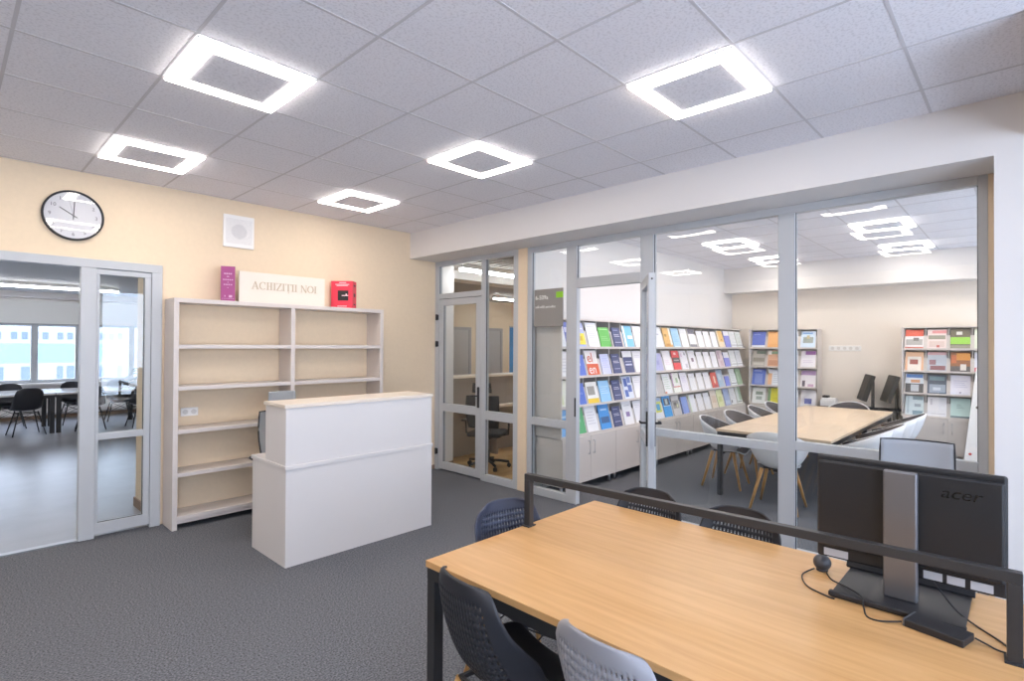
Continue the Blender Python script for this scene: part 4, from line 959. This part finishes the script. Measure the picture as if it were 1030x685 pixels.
# ------------------------------------------------------------------ small office
oc = thing('reception_counter', 'grey counter desk with pale tops inside the small office', 'counter', (4.99, 5.92, 0))
M_OC = mat('taupe_laminate', '8C8480', 0.5)
MB().box((0, 0, 0.72), (2.2, 0.36, 0.75), bev=0.002).build('desk_top', MATS['cream_top'], oc)
MB().box((0, 0.30, 0.0), (2.2, 0.33, 0.72)).box((0, 0.02, 0), (0.03, 0.30, 0.72)).box((0.95, 0.02, 0), (0.98, 0.30, 0.72)).build('panel', M_OC, oc)
MB().box((0, 0.20, 0.75), (2.2, 0.22, 1.19)).build('raised_panel', M_OC, oc)
MB().box((-0.002, 0.16, 1.19), (2.2, 0.52, 1.22), bev=0.002).build('counter_top', MATS['cream_top'], oc)
for i, (x0, x1) in enumerate(((8.05, 9.0), (9.2, 10.1))):
    d = sempty('door_%d' % (4 + i), 'grey door in the back wall of the small office')
    MB().box((x0, 9.90, 0), (x0 + 0.07, 9.95, 2.12)).box((x1 - 0.07, 9.90, 0), (x1, 9.95, 2.12)).box((x0, 9.90, 2.05), (x1, 9.95, 2.12)).build('frame', mat('door_grey', 'A9A6A6', 0.5), d)
    MB().box((x0 + 0.07, 9.915, 0.01), (x1 - 0.07, 9.95, 2.05)).build('leaf', mat('door_leaf_grey', 'B4B1B0', 0.5), d)
    MB().tube([(x0 + 0.14, 9.915, 1.05), (x0 + 0.14, 9.86, 1.05), (x0 + 0.26, 9.86, 1.05)], 0.009).build('handle', M_CHROME, d)
rb_ = thing('roll_up_banner', 'blue roll-up banner standing at the back of the small office', 'banner', (9.05, 8.25, 0))
MB().box((-0.44, -0.10, 0), (0.44, 0.10, 0.07), bev=0.01).build('base', M_CHROME, rb_)
MB().box((-0.42, -0.006, 0.07), (0.42, 0.0, 2.1)).build('banner_sheet', mat('banner_blue', '2E8FD6', 0.5), rb_)
MB().box((-0.42, -0.012, 2.08), (0.42, 0.008, 2.11)).build('top_rail', M_CHROME, rb_)
mb = MB()
for z, a, b in ((1.62, -0.30, -0.05), (1.15, -0.30, 0.2), (1.08, -0.30, 0.1), (1.66, 0.0, 0.25)): mb.box((a, -0.0075, z), (b, -0.006, z + 0.045))
mb.build('banner_print', M_WHITEP, rb_)

# ------------------------------------------------------------------ hall furniture
M_HTOP = mat('white_gloss_top', 'E9E6E4', 0.12)
def hall_table(x0, x1, label):
    t = thing('hall_table', label, 'table', (x0, 13.15, 0), 0, 'long white tables in the hall')
    W = x1 - x0
    MB().box((0, 0, 0.715), (W, 1.25, 0.75), bev=0.002).build('table_top', M_HTOP, t)
    MB().box((0.01, 0.01, 0.655), (W - 0.01, 0.06, 0.714)).box((0.01, 1.19, 0.655), (W - 0.01, 1.24, 0.714)).box((0.01, 0.06, 0.655), (0.06, 1.19, 0.714)).box((W - 0.06, 0.06, 0.655), (W - 0.01, 1.19, 0.714)).build('frame', M_BLACKM, t)
    for x in (0.01, W - 0.08):
        for y in (0.01, 1.17): MB().box((x, y, 0), (x + 0.07, y + 0.07, 0.655)).build('leg', M_BLACKM, t)
hall_table(-0.3, 1.50, 'white-topped hall table on black legs, left part of the long row')
hall_table(1.505, 2.95, 'white-topped hall table on black legs, right part behind the glass sidelight')
G3 = 'dark shell chairs in the hall'
hc = make_shell_chair('dark shell chair in the hall, on the near side of the left table', M_CHAIRD, (1.10, 13.30, 0), R(8), G3, wooden=False, holes=False)
dup(hc, (2.05, 13.30, 0), R(-8), 'dark shell chair in the hall, near side of the right table, half behind the mullion')
dup(hc, (2.86, 13.12, 0), R(5), 'dark shell chair in the hall at the right end of the table, near side')
dup(hc, (0.35, 13.25, 0), R(0), 'dark shell chair in the hall, near side of the left table, leftmost')
dup(hc, (0.95, 14.42, 0), R(180), 'dark shell chair in the hall, window side of the left table')
dup(hc, (1.95, 14.42, 0), R(185), 'dark shell chair in the hall, window side of the right table, by the table joint')
dup(hc, (2.72, 14.42, 0), R(178), 'dark shell chair in the hall, window side of the right table, by its right end')
for i, (a, b) in enumerate(((-0.3, 1.25), (1.55, 2.35), (2.5, 3.9))):
    t = thing('radiator', 'white ribbed radiator under the hall windows, %s from the left' % order[i], 'radiator', (a, HY - 0.10, 0.12), 0, 'radiators under the hall windows')
    W = b - a
    MB().box((0, 0.0, 0), (W, 0.06, 0.50), bev=0.004).build('panel', M_WHITEP, t)
    mb = MB()
    x = 0.03
    while x < W - 0.03:
        mb.box((x, -0.012, 0.03), (x + 0.018, 0.0, 0.47)); x += 0.05
    mb.build('ribs', M_WHITEP, t)
for i, (a, b) in enumerate(((-2.2, 0.48), (0.52, 2.28), (2.32, 3.7))):
    t = thing('roller_blind', 'white roller blind pulled up over the hall windows, %s from the left' % order[i], 'blind', (a, HY - 0.06, 2.10), 0, 'roller blinds in the hall')
    W = b - a
    MB().box((0, 0.012, 0.0), (W, 0.016, 0.53)).build('fabric', mat('blind_white', 'EDEDEA', 0.8), t)
    MB().cyl((0, 0.02, 0.53), (W, 0.02, 0.53), 0.025).build('roller', M_WHITEP, t)
    MB().box((0, 0.006, -0.015), (W, 0.022, 0.006)).build('bottom_bar', mat('bar_grey', 'A2A2A6', 0.5), t)
pt = thing('potted_plant', 'leafy green potted plant beside the hall window, behind the glass sidelight', 'plant', (3.24, 14.75, 0))
MB().cyl((0, 0, 0), (0, 0, 0.36), 0.13, 0.17, n=24).build('pot', M_WHITEP, pt)
MB().cyl((0, 0, 0.34), (0, 0, 0.362), 0.15, n=24).build('soil', mat('soil', '3B2E26', 0.95), pt)
MB().tube([(0, 0, 0.3), (0.01, 0, 0.7), (0, 0.01, 1.05)], 0.012).build('stem', mat('stem_green', '5A6B3C', 0.7), pt)
lf = MB()
for k in range(16):
    a = k * 2.4; zb = 0.7 + 0.36 * (k / 15); L = 0.42 - 0.006 * k
    ca, sa = math.cos(a), math.sin(a)
    def leaf(u, v, a=a, zb=zb, L=L, ca=ca, sa=sa):
        rr = L * v; wd = 0.035 * math.sin(math.pi * min(1, v * 0.97 + 0.02)) * (u * 2 - 1)
        return (ca * rr - sa * wd, sa * rr + ca * wd, zb + 0.30 * v - 0.34 * v * v + 0.02 * abs(u * 2 - 1))
    lf.surf(leaf, 4, 8)
lf.build('foliage', mat('leaf_green', '56703F', 0.5), pt)

# building across the street, seen through the hall windows
ex = thing('building', 'pale white and blue building outside the hall windows', 'building', (0, 34, 0))
MB().box((-14, 0, -8), (16, 6, 5.2)).build('wall', mat('facade_white', '707478', 0.8), ex)
MB().box((-14, -0.06, 0.75), (16, 0, 1.62)).build('blue_band', mat('facade_blue', '50697C', 0.7), ex)
M_EXW = mat('facade_window', '3E4A5C', 0.2)
x = 0.6
k = 0
while x < 8.6:
    MB().box((x, -0.05, 1.85), (x + 0.20, 0, 2.18)).build('window', M_EXW, ex)
    if k % 3 != 1: MB().box((x, -0.05, -0.2), (x + (0.30 if k % 2 else 0.2), 0, 0.55)).build('window', M_EXW, ex)
    x += 0.37 if k % 4 != 3 else 0.55; k += 1

# ------------------------------------------------------------------ daylight
wd = bpy.data.worlds.new('sky'); bpy.context.scene.world = wd; wd.use_nodes = True
bg = wd.node_tree.nodes['Background']
bg.inputs['Color'].default_value = (0.69, 0.79, 1.0, 1); bg.inputs['Strength'].default_value = 13.0
def portal(x0, x1, z0, z1, y, rx):
    l = bpy.data.lights.new('window_portal', 'AREA'); l.shape = 'RECTANGLE'; l.size = x1 - x0; l.size_y = z1 - z0
    l.cycles.is_portal = True
    o = bpy.data.objects.new('window_portal', l); C.objects.link(o); o.location = ((x0 + x1) / 2, y, (z0 + z1) / 2); o.rotation_euler = (rx, 0, 0)
for a, b in ((-2.6, -0.9), (-0.55, 1.15), (1.5, 3.2)): portal(a, b, 0.5, 2.85, -2.72, R(90))
for a, b in ((5.1, 6.7), (7.0, 8.6), (8.9, 10.5)): portal(a, b, 0.85, 1.9, -1.72, R(90))
portal(-3.1, 4.1, 0.8, 2.12, HY + 0.22, R(-90))

# ------------------------------------------------------------------ camera
cam = bpy.data.cameras.new('camera'); co = bpy.data.objects.new('camera', cam); C.objects.link(co)
yaw, pit, roll = 0.7582, 0.0087, 0.0054
F = Vector((math.cos(pit) * math.cos(yaw), math.cos(pit) * math.sin(yaw), math.sin(pit)))
Rv = Vector((math.sin(yaw), -math.cos(yaw), 0)); U = Rv.cross(F)
R2 = math.cos(roll) * Rv + math.sin(roll) * U; U2 = -math.sin(roll) * Rv + math.cos(roll) * U
Mx = Matrix((R2, U2, -F)).transposed().to_4x4(); Mx.translation = Vector((0, 0, 1.6871))
co.matrix_world = Mx
cam.sensor_width = 36; cam.lens = 544.99 / 1030 * 36; cam.clip_start = 0.02; cam.clip_end = 200
sc = bpy.context.scene
sc.camera = co
sc.view_settings.view_transform = 'Standard'; sc.view_settings.look = 'None'
sc.view_settings.gamma = 1; sc.view_settings.use_curve_mapping = False
sc.view_settings.exposure = -0.2
sc.cycles.use_denoising = True
sc.cycles.max_bounces = 10; sc.cycles.diffuse_bounces = 5; sc.cycles.transparent_max_bounces = 24
sc.cycles.sample_clamp_indirect = 8
